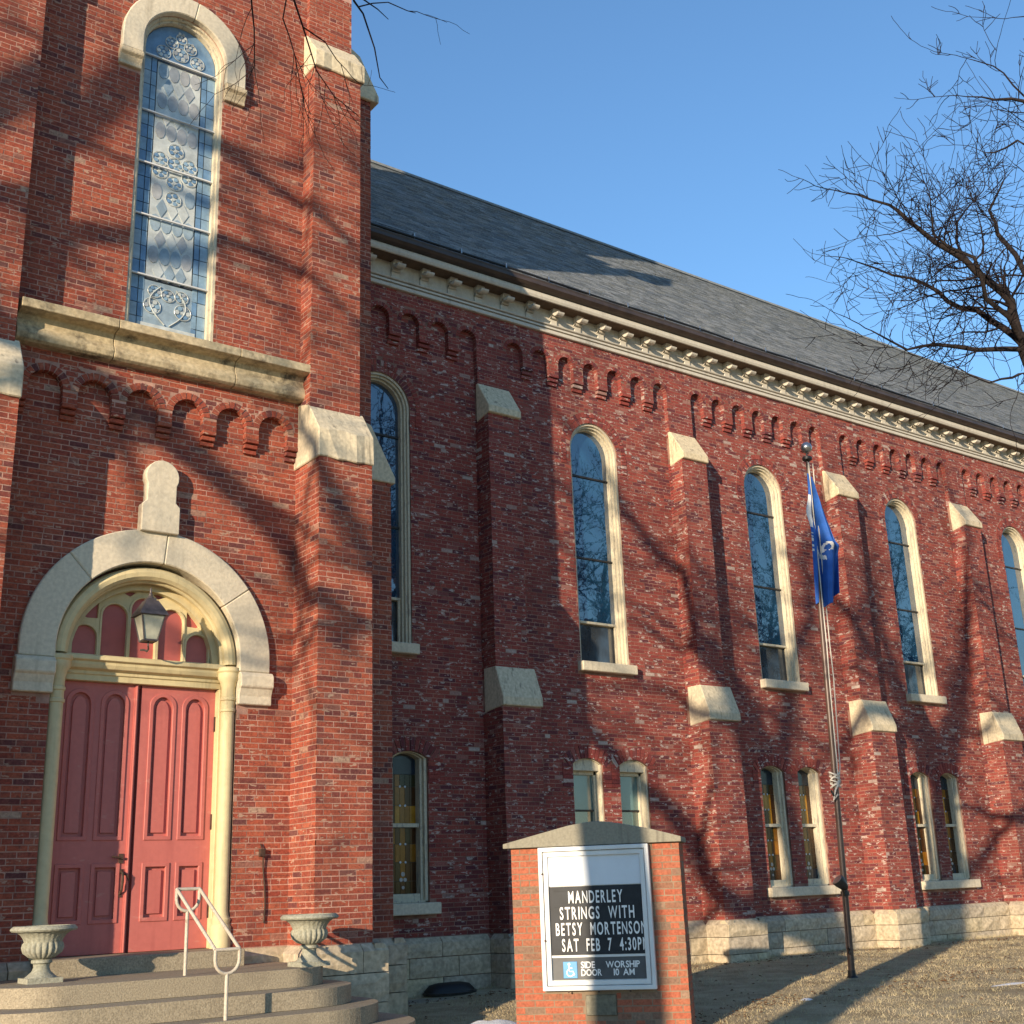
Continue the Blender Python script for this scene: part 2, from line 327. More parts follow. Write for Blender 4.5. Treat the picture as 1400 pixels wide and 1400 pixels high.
# corbel band: arches cut out of its lower edge
cs = [CX+(k-2.5)*.556 for k in range(6)]
low = [(TL, 5.40)]; pr = .195
for c in cs: low += [(c-pr, 5.40)] + [(c-pr*cos(pi*i/10), 5.555+pr*sin(pi*i/10)) for i in range(11)] + [(c+pr, 5.40)]
low += [(TR, 5.40)]
mb.plate(low + [(TR, 5.994), (TL, 5.994)], [], FY(YU), (0, .06, 0))
mb.box(-9.05, -3.7, -2.15, 2.6, -.9, 11.4); mb.box(-9.05, -4.05, -2.25, 2.6, 11.4, 16.3); mb.box(-8.9, -3.85, -2.0, 2.45, 16.3, 16.7)
tower_wall = mb.build('tower_wall', M['mortar'], church)
PAR['tower'] = (tower_wall, M['brick_tower'])
lay('tower', TL, TR, -.53, 5.395, FY(YP), (0, -1, 0), (1, 0, 0), [h_rect(CX-1.06, CX+1.06, -.6, 2.2), h_arch(CX, 1.20, 2.1, 2.64), h_rect(CX-1.455, CX+1.455, 2.13, 2.52)])
lay('tower', TL, TR, 5.40, 5.99, FY(YU), (0, -1, 0), (1, 0, 0), [h_arch(c, pr+.080, 5.552, 5.555) for c in cs]+[h_rect(c-pr, c+pr, 5.3, 5.556) for c in cs])
for c in cs: lay('tower', YU+.002, YP, 5.40, 5.555, FX(c+pr), (-1, 0, 0), (0, 1, 0))
for c in cs: lay('tower', c-pr, c+pr, 5.40, 5.76, FY(YP), (0, -1, 0), (1, 0, 0), [])
lay('tower', TL, TR, 6.49, 12.6, FY(YU), (0, -1, 0), (1, 0, 0), [h_arch(CX, .70, 6.4, 10.53)][:0]+[h_rect(CX-.555, CX+.555, 6.4, 10.08), h_arch(CX, .66, 10.05, 10.53), h_rect(CX-.83, CX+.83, 10.05, 10.5)])
vb = MB()
for c in cs: voussoirs(vb, c, 5.555, pr-.003, pr+.080, 0, pi, 11, FY(YU+.10), (0, -.108, 0))
o = vb.build('arch_bricks', M['brick_tower'], tower_wall); o['kind'] = 'stuff'
# stepped corbels under the piers
def corbel(parent, x0, x1, yb, yf, z, fn_m, rows=3, ch=CO):
    mb = MB()
    for r in range(rows):
        d = (yf-yb)*(1-(r)/rows*.95)
        mb.box(x0, x1, yb+d, yb+.02, z-(r+1)*ch*.95+.012, z-r*ch*.95-.001)
    return mb.build('corbel', fn_m, parent, bevel=.004)
for k in range(7):
    x0 = (cs[k-1]+pr) if k else TL; x1 = (cs[k]-pr) if k < 6 else TR
    corbel(tower_wall, x0, x1, YP, YU-.012, 5.399, M['brick_tower'])
# ---- tower buttresses
def tower_buttress(front, x0, x1, y0, y1, lo, up):
    """front: projects to -Y (front True) or to +X. lo/up = projections of lower and upper shaft"""
    mb = MB(); t = church
    if front:
        mb.box(x0, x1, y1-lo, y1+.3, -.6, 5.3); mb.box(x0-.02, x1-.04, y1-up, y1+.3, 5.3, 11.2); mb.box(x0+.0, x1-.06, y1-.17, y1+.3, 11.2, 16)
    else:
        mb.box(x1-.3, x1+lo, y0, y1, -.6, 5.3); mb.box(x1-.3, x1+up, y0+.02, y1-.02, 5.3, 11.2); mb.box(x1-.6, x1-.36, y0+.04, y1-.04, 11.2, 16)
    b = mb.build('tower_buttress', M['mortar'], church); key = b.name; PAR[key] = (b, M['brick_tower'])
    if front:
        for (a, c, d, z0, z1) in ((x0, x1, lo, -.53, 5.14), (x0-.02, x1-.04, up, 5.6, 10.93), (x0, x1-.06, .17, 11.3, 12.4)):
            lay(key, a, c, z0, z1, FY(y1-d), (0, -1, 0), (1, 0, 0))
            lay(key, y1-d, y1, z0, z1, FX(a), (-1, 0, 0), (0, 1, 0))
        cp = [((y1+.05, 5.13), (y1+.05, 6.02), (y1-up+.02, 5.90), (y1-lo-.02, 5.50), (y1-lo-.035, 5.13)), ((y1+.05, 10.9), (y1+.05, 11.62), (y1-.15, 11.56), (y1-up-.05, 11.16), (y1-up-.05, 10.9))]
        for i, pf in enumerate(cp):
            A, B = x0-.03-.01*i, x1+.02+.02*i-.03*i
            m2 = MB(); n = 6
            # rough front: sweep with jittered slices
            vs = []; 
            for q in range(n+1):
                x = A+(B-A)*q/n
                for z_i, (yy, zz) in enumerate(pf):
                    jt = random.uniform(-.018, .018) if z_i in (3, 4) and 0 < q < n else 0
                    vs.append((x, yy+jt, zz+(jt*1.0 if z_i in (3, 4) else 0)))
            L = len(pf); fs = [(q*L+a, q*L+(a+1) % L, (q+1)*L+(a+1) % L, (q+1)*L+a) for q in range(n) for a in range(L)]
            fs += [tuple(range(L)), tuple(n*L+a for a in range(L))]
            m2.add(vs, fs); m2.build('cap_stone', M['stone_cap'], b, bevel=.012)
    else:
        for (d, z0, z1, ins) in ((lo, -.53, 5.34, 0), (up, 5.6, 11.35, .02), ):
            lay(key, x1-.05, x1+d, z0, z1, FY(y0+ins), (0, -1, 0), (1, 0, 0))
            lay(key, y0+ins, y1-ins, z0, z1, FX(x1+d), (1, 0, 0), (0, 1, 0))
        for pf in (((x1-.2, 5.33), (x1-.2, 6.25), (x1+up-.02, 6.12), (x1+lo+.06, 5.42), (x1+lo+.06, 5.33)), ((x1-.2, 11.3), (x1-.2, 12.2), (x1+.16, 12.0), (x1+up+.12, 11.42), (x1+up+.12, 11.3))):
            m2 = MB(); m2.prism(list(pf), lambda u, v: (u, y0-.03, v), lambda u, v: (u, y1+.03, v)); m2.build('cap_stone', M['stone_cap'], b, bevel=.012)
    return b
tower_buttress(True, -4.662, -3.931, None, YP, .643, .40)
tower_buttress(True, -8.95, -8.21, None, YP, .643, .40)
tower_buttress(False, None, -3.72, -2.2, -1.45, .66, .36)
# ---- string course of three stones
band = MB(); 
sc = link('string_course', None, church)
joints = [TL+.0, -7.12, -5.62, TR-.0]
for a, b in zip(joints, joints[1:]):
    m2 = MB(); pf = [(YU+.05, 6.51), (YU, 6.51), (YU-.30, 6.43), (YU-.30, 6.325), (YU-.14, 6.305), (YU-.115, 6.25), (YU-.115, 6.19), (YU-.15, 6.14), (YU-.17, 6.08), (YU-.15, 6.02), (YU-.11, 5.998), (YU+.05, 5.998)]
    m2.prism(pf, lambda u, v: (a+.004, u, v), lambda u, v: (b-.004, u, v)); m2.build('stone', M['stone_band'], sc, bevel=.006)
# ---- portal: stone arch, imposts, finial
pa = link('stone_arch', None, church)
def ringpart(name, parent, cx, zc, r0, r1, a0, a1, y, d, m, n=12, ext0=None, ext1=None, bevel=.012):
    ts = [a0+(a1-a0)*i/n for i in range(n+1)]
    o_ = [(cx-r1*cos(t), zc+r1*sin(t)) for t in ts]; i_ = [(cx-r0*cos(t), zc+r0*sin(t)) for t in ts]
    if ext0: o_ = [(o_[0][0], ext0)]+o_; i_ = [(i_[0][0], ext0)]+i_
    if ext1: o_ = o_+[(o_[-1][0], ext1)]; i_ = i_+[(i_[-1][0], ext1)]
    mb = MB(); mb.strip(o_, i_, FY(y), (0, d, 0)); return mb.build(name, m, parent, bevel=bevel)
e = .004
ringpart('stone', pa, CX, 2.64, 1.05, 1.435, 0, rad(47)-e, YP-.07, .3, M['stone_pale'], ext0=2.52)
ringpart('stone', pa, CX, 2.64, 1.05, 1.435, rad(47), rad(95)-e, YP-.07, .3, M['stone_pale'])
ringpart('stone', pa, CX, 2.64, 1.05, 1.435, rad(95), rad(143)-e, YP-.07, .3, M['stone_pale'])
ringpart('stone', pa, CX, 2.64, 1.05, 1.435, rad(143), pi, YP-.07, .3, M['stone_pale'], ext1=2.52)
for s in (-1, 1):
    m2 = MB(); xa, xb = CX+s*1.05, CX+s*1.465
    x0, x1 = min(xa, xb), max(xa, xb)
    pf = [(YP+.2, 2.515), (YP-.09, 2.515), (YP-.13, 2.47), (YP-.13, 2.345), (YP-.10, 2.32), (YP-.07, 2.24), (YP-.07, 2.14), (YP+.2, 2.14)]
    m2.prism(pf, lambda u, v: (x0+(.0 if s > 0 else (2.515-v)*.0), u, v), lambda u, v: (x1, u, v)); m2.build('impost', M['stone_pale'], pa, bevel=.01)
m2 = MB(); kx = CX-.0
outl = [(kx-.225, 4.04), (kx-.225, 4.36), (kx-.175, 4.41), (kx-.175, 4.56)] + [(kx-.20*cos(t), 4.71+.20*sin(t)) for t in [-.5+(pi+1)*q/14 for q in range(15)]] + [(kx+.175, 4.56), (kx+.175, 4.41), (kx+.225, 4.36), (kx+.225, 4.04)]
m2.prism(outl, FY(YP-.13), FY(YP+.05)); m2.build('finial_stone', M['stone_pale'], church, bevel=.014)
# ---- door surround in cream: jamb boards, colonnettes, moulded arch, transom
ds = link('door_surround', None, church); mc = M['cream']
mb = MB()
for s in (-1, 1):
    x = CX+s*.955
    mb = MB(); mb.box(CX+s*1.05 if s < 0 else x-.02, x+.02 if s < 0 else CX+1.05, YP+.10, YP+.4, -.52, 2.6)
    mb.box(min(CX+s*.90, CX+s*.97), max(CX+s*.90, CX+s*.97), YP+.14, YP+.4, -.52, 2.33); mb.build('jamb', mc, ds, bevel=.006)
for s in (-1, 1):
    x = CX+s*.975; m2 = MB()
    m2.lathe([(.115, -.52), (.115, -.30), (.10, -.27), (.108, -.22), (.085, -.18), (.078, -.12), (.078, 2.05), (.09, 2.06), (.09, 2.09), (.078, 2.10), (.078, 2.18), (.09, 2.19), (.09, 2.22), (.078, 2.23), (.08, 2.33), (.10, 2.40), (.125, 2.44), (.125, 2.50), (.14, 2.52), (.14, 2.56), (.08, 2.58)], (x, YP+.06, 0), 20)
    m2.build('colonnette', mc, ds, smooth=35)
mb = MB()
for r, rr, yy in ((.975, .078, YP+.06), (.905, .030, YP+.10)):
    mb.tube([(CX-r*cos(pi*i/36), yy, 2.60+r*sin(pi*i/36)) for i in range(37)], rr, 10)
ts = [pi*i/30 for i in range(31)]
mb.strip([(CX-1.06*cos(t), 2.6+1.06*sin(t)) for t in ts], [(CX-.90*cos(t), 2.6+.90*sin(t)) for t in ts], FY(YP+.11), (0, .3, 0))
mb.strip([(CX-.92*cos(t), 2.6+.92*sin(t)) for t in ts], [(CX-.82*cos(t), 2.6+.82*sin(t)) for t in ts], FY(YP+.20), (0, .2, 0))
mb.build('arch_moulding', mc, ds, smooth=30)
m2 = MB(); pf = [(YP+.4, 2.335), (YP+.17, 2.335), (YP+.17, 2.40), (YP+.15, 2.405), (YP+.15, 2.44), (YP+.09, 2.46), (YP+.07, 2.50), (YP+.07, 2.53), (YP+.03, 2.545), (YP+.03, 2.585), (YP+.06, 2.605), (YP+.4, 2.62)]
m2.prism(pf, lambda u, v: (CX-.93, u, v), lambda u, v: (CX+.93, u, v)); m2.build('transom', mc, ds, bevel=.004)
# fanlight: tracery plate with red panels behind
fan = link('fanlight', None, church); YF = YP+.27
panes = []
for k, (dx, hw, zt) in enumerate(((-.655, .135, 2.91), (-.33, .145, 3.18), (0, .145, 3.28), (.33, .145, 3.18), (.655, .135, 2.91))):
    panes.append(arch(CX+dx, hw, 2.64, zt-hw+.06, 10))
tri = []
for s in (-1, 1):
    tri.append([(CX+s*.52, 3.06), (CX+s*.52, 3.24), (CX+s*.60, 3.185), (CX+s*.70, 3.08), (CX+s*.64, 3.055)][::s])
    tri.append([(CX+s*.10, 3.40), (CX+s*.165, 3.345), (CX+s*.235, 3.375), (CX+s*.17, 3.405)][::s])
mb = MB(); mb.plate([(CX-.86*cos(t), 2.615+.86*sin(t)) for t in ts], panes+tri, FY(YF), (0, .05, 0)); mb.build('tracery', mc, fan, bevel=.006)
for q in panes:
    mb = MB(); i_ = q; cxm = sum(p[0] for p in q)/len(q)
    mb.strip([(cxm+(p[0]-cxm)*1.16, p[1]+.02*(p[1] > 2.7)) for p in q], q, FY(YF-.018), (0, .02, 0)); mb.build('mullion_moulding', mc, fan, bevel=.004)
for q in panes+tri:
    cxm = sum(p[0] for p in q)/len(q); czm = sum(p[1] for p in q)/len(q)
    mb = MB(); mb.prism([(cxm+(p[0]-cxm)*1.04, czm+(p[1]-czm)*1.03) for p in q], FY(YF+.035), FY(YF+.055)); mb.build('fan_panel', M['red_panel'], fan)
# the two door leaves
YD = YP+.25
for s in (-1, 1):
    x0, x1 = (CX-.90, CX-.022) if s < 0 else (CX+.022, CX+.90)
    holes = []; hz = []
    lx = (x0+.11, x0+.49) if s < 0 else (x0+.12, x0+.50)
    for a in lx:
        h = .135; c = a+h; holes.append(arch(c, h, .66, 2.235-h, 12)); holes.append([(c-h, -.19), (c-h, .38), (c+h, .38), (c+h, -.19)])
    mb = MB(); mb.plate([(x0, -.515), (x1, -.515), (x1, 2.334), (x0, 2.334)], holes, FY(YD), (0, .06, 0))
    leaf = mb.build('door', M['red_paint'], church, bevel=.004)
    for q in holes:
        cxm = sum(p[0] for p in q)/len(q); z0_, z1_ = min(p[1] for p in q), max(p[1] for p in q); zm = (z0_+z1_)/2
        mb = MB(); mb.prism(q, FY(YD+.035), FY(YD+.058))
        def sh(q, k): 
            fx = (.135-k)/.135; fz = ((z1_-z0_)/2-k)/((z1_-z0_)/2); return [(cxm0+(p[0]-cxm0)*fx, zm+(p[1]-zm)*fz) for p in q]
        cxm0 = (min(p[0] for p in q)+max(p[0] for p in q))/2
        mb.strip(sh(q, -.020), sh(q, .022), FY(YD-.014), (0, .05, 0), True)
        mb.prism(sh(q, .058), FY(YD+.012), FY(YD+.04))
        mb.build('door_panel', M['red_paint'], leaf, bevel=.004)
    if s < 0:
        hb = MB(); hb.box(x1-.115, x1-.065, YD-.012, YD, .40, .50); hb.tube([(x1-.09, YD-.05, .455), (x1-.20, YD-.05, .47)], .011, 8); hb.tube([(x1-.09, YD, .455), (x1-.09, YD-.06, .455)], .014, 8)
        hb.box(x1-.105, x1-.055, YD-.010, YD, .29, .34); hb.tube([(x1-.08, YD, .32), (x1-.08, YD-.06, .30), (x1-.08, YD-.07, .22), (x1-.08, YD-.05, .12), (x1-.085, YD, .08)], [.014, .014, .016, .013, .014], 8); hb.box(x1-.11, x1-.06, YD-.010, YD, .05, .10)
        hb.tube([(x1-.08, YD-.03, .30), (x1-.02, YD-.045, .27), (x1-.0, YD-.03, .22)], .010, 6)
        hb.build('handle', M['iron'], leaf)
        # astragal on the meeting edge
        ab = MB(); ab.box(CX-.060, CX-.022, YD-.022, YD, -.51, 2.33); ab.tube([(CX-.04, YD-.022, -.51), (CX-.04, YD-.022, 2.33)], .012, 8); ab.build('astragal', M['red_paint'], leaf)
    else:
        for z in (-.20, .75, 1.85):
            hb = MB(); hb.box(x1-.01, x1+.03, YD-.02, YD, z, z+.17); hb.tube([(x1+.008, YD-.022, z), (x1+.008, YD-.022, z+.17)], .012, 6); hb.build('hinge', M['iron'], leaf)
mb = MB(); mb.box(CX-.89, CX+.89, YD+.03, YD+.10, 2.30, 2.40); mb.box(CX-1.2, CX+1.2, YF+.058, YF+.10, 2.3, 3.8); mb.box(CX-1.2, CX+1.2, YD+.062, YD+.10, -.6, 2.3); mb.build('backing_board', M['red_panel'], fan)
# ---- tall stained glass window in the tower
tw = link('arched_window', None, church); YG = YU+.125
mb = MB(); mb.strip(arch(CX, .556, 6.5, 10.53), arch(CX, .520, 6.5, 10.53), FY(YU+.015), (0, .30, 0)); mb.strip(arch(CX, .525, 6.5, 10.53), arch(CX, .488, 6.5, 10.53), FY(YU+.055), (0, .26, 0)); mb.box(CX-.555, CX+.555, YU+.01, YU+.3, 6.495, 6.53)
mb.build('frame', M['casing'], tw, smooth=25)
ga = link('stone_arch', None, church)
ringpart('stone', ga, CX, 10.53, .556, .83, 0, rad(100)-e, YU-.09, .25, M['stone_pale'], ext0=10.28)
ringpart('stone', ga, CX, 10.53, .556, .83, rad(100), pi, YU-.09, .25, M['stone_pale'], ext1=10.28)
for s in (-1, 1):
    x0, x1 = sorted((CX+s*.556, CX+s*.845)); m2 = MB()
    m2.prism([(YU+.1, 10.275), (YU-.10, 10.275), (YU-.12, 10.25), (YU-.12, 10.20), (YU-.08, 10.17), (YU-.05, 10.10), (YU-.05, 10.05), (YU+.1, 10.05)], lambda u, v: (x0, u, v), lambda u, v: (x1, u, v)); m2.build('impost', M['stone'], ga, bevel=.008)
mb = MB(); mb.prism(arch(CX, .50, 6.5, 10.53), FY(YG+.02), FY(YG+.04)); mb.build('lead_backing', M['lead'], tw)
GP = {}
def glass_piece(pts, m, y=None):
    """one leaded pane; its outline is shrunk a little so the came shows round it"""
    pts = [(CX+(p[0]-CX)*1.14, p[1] if p[1] < 10.53 else 10.53+(p[1]-10.53)*1.14) for p in pts]
    cxm = sum(p[0] for p in pts)/len(pts); czm = sum(p[1] for p in pts)/len(pts)
    W_ = max(p[0] for p in pts)-min(p[0] for p in pts); H_ = max(p[1] for p in pts)-min(p[1] for p in pts)
    mb = MB(); q = [((p[0]-cxm)*(1-.010/max(W_, .02)), (p[1]-czm)*(1-.010/max(H_, .02))) for p in pts]
    k = (m, tuple((round(a, 3), round(b, 3)) for a, b in q))
    if k not in GP:
        mb.prism(q, FY(0), FY(.012)); GP[k] = mb.mesh('pane', M[m])
    return link('pane', GP[k], tw, (cxm, YG if y is None else y, czm))
rg = random.Random(3)
lvl = [6.56, 7.29, 8.11, 8.84, 9.59, 10.42]
# border strips, outer and inner, between the saddle bars
for a, b in zip(lvl, lvl[1:]):
    n = 4; hh = (b-a)/n
    for s in (-1, 1):
        for k in range(n):
            z0_, z1_ = a+k*hh, a+(k+1)*hh
            glass_piece([(CX+s*.43, z0_), (CX+s*.33, z0_), (CX+s*.33, z1_), (CX+s*.43, z1_)][::-s], rg.choice(['sg_sky', 'sg_haze', 'sg_sky', 'sg_blue']))
            glass_piece([(CX+s*.33, z0_), (CX+s*.265, z0_), (CX+s*.265, z1_), (CX+s*.33, z1_)][::-s], rg.choice(['sg_blue', 'sg_blue', 'sg_sky']))
def lens(cx, cz, w_, h_): return [(cx+w_*sin(2*pi*t/10), cz-h_*cos(2*pi*t/10)) for t in range(10)]
def dia(cx, cz, w_, h_): return [(cx, cz-h_), (cx+w_*.75, cz-h_*.2), (cx+w_, cz), (cx, cz+h_), (cx-w_, cz), (cx-w_*.75, cz-h_*.2)][:1]+[(cx+w_, cz), (cx, cz+h_), (cx-w_, cz)]
glass_piece([(CX-.26, 7.30), (CX+.26, 7.30), (CX+.26, 10.4), (CX-.26, 10.4)], 'sg_pale', YG+.006)
for r in range(14):
    z = 7.40+.221*r
    for c in range(4 if r % 2 else 3):
        x = CX+(c-1.5 if r % 2 else c-1)*.125
        sec = max(i for i in range(5) if lvl[i] <= z)
        if 8.36 < z < 9.25 and abs(x-CX) < (.13 if z < 8.6 else .22): continue
        m_ = rg.choice(['sg_white', 'sg_pale']) if r in (1, 3, 10) and c in (0, 1, 2) else rg.choice(['sg_haze', 'sg_pale', 'sg_grey'])
        if r % 2: glass_piece(lens(x, z, .063, .125), rg.choice(['sg_haze', 'sg_grey', 'sg_smoke', 'sg_smoke']), YG-.002)
        else: glass_piece(dia(x, z, .066, .135), m_, YG-.003)
def rosette(cx, cz, R, k, mats_):
    for i in range(k):
        t = 2*pi*i/k; glass_piece(lens(cx+R*.62*cos(t), cz+R*.62*sin(t), R*.30, R*.34), rg.choice(mats_), YG-.005)
    glass_piece(lens(cx, cz, R*.26, R*.26), 'sg_pale', YG-.006)
    mb = MB(); mb.tube([(CX+(cx-CX)*1.14+R*1.06*cos(2*pi*t/20), YG-.006, cz+R*1.02*sin(2*pi*t/20)) for t in range(20)], .005, 5, closed=True); mb.build('came_ring', M['sg_pale'], tw)
for dx, dz in ((0, 8.68), (-.17, 8.80), (.17, 8.80), (0, 8.95), (-.17, 8.98), (.17, 8.98), (0, 9.15), (0, 8.45)): rosette(CX+dx, dz, .095, 5, ['sg_blue', 'sg_sky', 'sg_blue'])
mb_pts = [(CX-.36*cos(pi*t/14), 10.46+.40*sin(pi*t/14)) for t in range(15)]
glass_piece([(CX-.43, 10.45)]+[(CX-.425*cos(pi*t/14), 10.53+.425*sin(pi*t/14)) for t in range(15)]+[(CX+.43, 10.45)], 'sg_blue', YG+.004)
for dx, dz, R in ((-.2, 10.56, .09), (.2, 10.56, .09), (0, 10.60, .10), (-.11, 10.74, .08), (.11, 10.74, .08), (0, 10.84, .07)): rosette(CX+dx, dz, R, 6, ['sg_pale', 'sg_sky', 'sg_grey', 'sg_white'])
glass_piece([(CX-.31, 6.62), (CX+.31, 6.62), (CX+.31, 7.26), (CX-.31, 7.26)], 'sg_haze', YG+.006)
for dx, dz, R in ((-.17, 6.92, .10), (.17, 6.92, .10), (-.15, 7.12, .08), (.15, 7.12, .08), (0, 7.10, .08)): rosette(CX+dx, dz, R, 6, ['sg_sky', 'sg_grey', 'sg_blue', 'sg_pale'])
mb = MB(); mb.box(CX-.36, CX+.36, YG-.004, YG+.01, 6.545, 6.68); mb.build('pane', M['sg_pale'], tw)
for s in (-1, 1):
    mb = MB(); mb.tube([(CX+s*(.03+.2*abs(sin(t*.28))), YG-.005, 6.7+.05*t) for t in range(11)], .009, 5); mb.build('scroll_came', M['sg_pale'], tw)
for z in lvl[1:]:
    mb = MB(); mb.box(CX-.495, CX+.495, YG-.05, YG-.022, z-.009, z+.009); mb.build('glazing_bar', M['white_frame'], tw)
# ---- tower plinth
pl = link('plinth', None, church)
R3 = (.36, .32, .32)
mb = MB(); 
stones(pl, (TL, YP-.10, 0), (1, 0, 0), (0, -1, 0), 3.55, -1.45, -.53, R3)
stones(pl, (-4.76, YP-.76, 0), (1, 0, 0), (0, -1, 0), .97, -1.5, -.53, R3)
stones(pl, (-4.76, YP-.06, 0), (0, -1, 0), (-1, 0, 0), .70, -1.5, -.53, R3)
stones(pl, (-3.79, YP-.76, 0), (0, 1, 0), (1, 0, 0), .7, -1.5, -.53, R3)
stones(pl, (-3.80, -2.32, 0), (1, 0, 0), (0, -1, 0), .86, -1.5, -.53, R3)
stones(pl, (-2.94, -2.32, 0), (0, 1, 0), (1, 0, 0), 1.0, -1.5, -.53, R3)
stones(pl, (-9.05, YP-.76, 0), (1, 0, 0), (0, -1, 0), .94, -1.5, -.53, R3)
# ---- belfry and spire above the frame (they throw the shadow on the nave roof)
mb = MB(); 
k8 = [(-6.1+1.95*cos(pi/8+pi*i/4), -.45+1.95*sin(pi/8+pi*i/4)) for i in range(8)]
mb.prism(k8, lambda u, v: (u, v, 16.3), lambda u, v: (u, v, 20.2)); mb.build('belfry', M['brick_tower'], church)
mb = MB(); n = 8; mb.add([(p[0]+(p[0]+6.1)*.08, p[1]+(p[1]+.45)*.08, 20.2) for p in k8]+[(-6.1, -.45, 30)], [(i, (i+1) % 8, 8) for i in range(8)]+[tuple(range(8))]); mb.build('spire', M['shingle'], church)
for x, y in ((-4.1, -2.75), (-8.7, -2.75), (-4.1, 2.3), (-8.7, 2.3)):
    mb = MB(); mb.box(x-.3, x+.3, y-.3, y+.3, 16.2, 17.0) if y < 0 and x > -5 else mb.box(x-.3, x+.3, y-.3, y+.3, 16.2, 16.3); 
    if y < 0 and x > -5: mb.add([(x-.3, y-.3, 17.0), (x+.3, y-.3, 17.0), (x+.3, y+.3, 17.0), (x-.3, y+.3, 17.0), (x, y, 18.3)], [(0, 1, 4), (1, 2, 4), (2, 3, 4), (3, 0, 4)])
    mb.build('pinnacle', M['stone'], church)
mb = MB(); mb.add([(-3.72, -2.2, 14.0), (-2.9, -2.2, 14.0), (-2.9, -1.45, 14.0), (-3.72, -1.45, 14.0), (-3.72, -2.2, 14.6), (-3.1, -2.2, 14.5), (-3.1, -1.45, 14.5), (-3.72, -1.45, 14.6)], [(0,3,2,1),(4,5,6,7),(0,1,5,4),(1,2,6,5),(2,3,7,6),(3,0,4,7)]); mb.build('gablet', M['stone'], church)

# ================================================================ nave
NB = 7; BAY = 4.5; XW, XE = -4.5, 31.5; YN = .10      # panels at y=.10, pilasters and arch band at y=0
UPW = [BAY*k+2.63 for k in range(-1, NB)]; LOW = [BAY*k+c for k in range(-1, NB) for c in (2.10, 3.12)]
UH, UB, US = .56, 3.655, 7.56; LH, LB, LS, LR = .325, -.16, 1.93, .10
mb = MB()
holes = [arch(c, UH, UB, US, 20) for c in UPW] + [seg(c, LH, LB, LS, LR) for c in LOW]
mb.plate([(XW, -1.5), (XE, -1.5), (XE, 10.0), (XW, 10.0)], holes, FY(YN), (0, .35, 0))
AW, AR, ASP, ABT = .583, .18, 9.09, 8.86
for k in range(-1, NB):
    x0 = BAY*k; mb.box(x0+.012, x0+.63, .004, YN+.05, -.9, 8.2); mb.box(x0, x0+.64, 0, YN+.05, 8.2, ABT)
    low = [(x0, ABT)]; ac = [x0+2.57+(i-3)*AW for i in range(7)]
    for c in ac: low += [(c-AR, ABT)] + [(c-AR*cos(pi*i/10), ASP+AR*sin(pi*i/10)) for i in range(11)] + [(c+AR, ABT)]
    low += [(x0+BAY-.0005, ABT)]; mb.plate(low+[(x0+BAY-.0005, 10.0), (x0, 10.0)], [], FY(0), (0, .14, 0))
mb.box(XW, XE, .9, 13, -.9, 10.1)
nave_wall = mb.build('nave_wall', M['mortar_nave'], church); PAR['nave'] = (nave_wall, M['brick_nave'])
vb = MB(); NX = 6
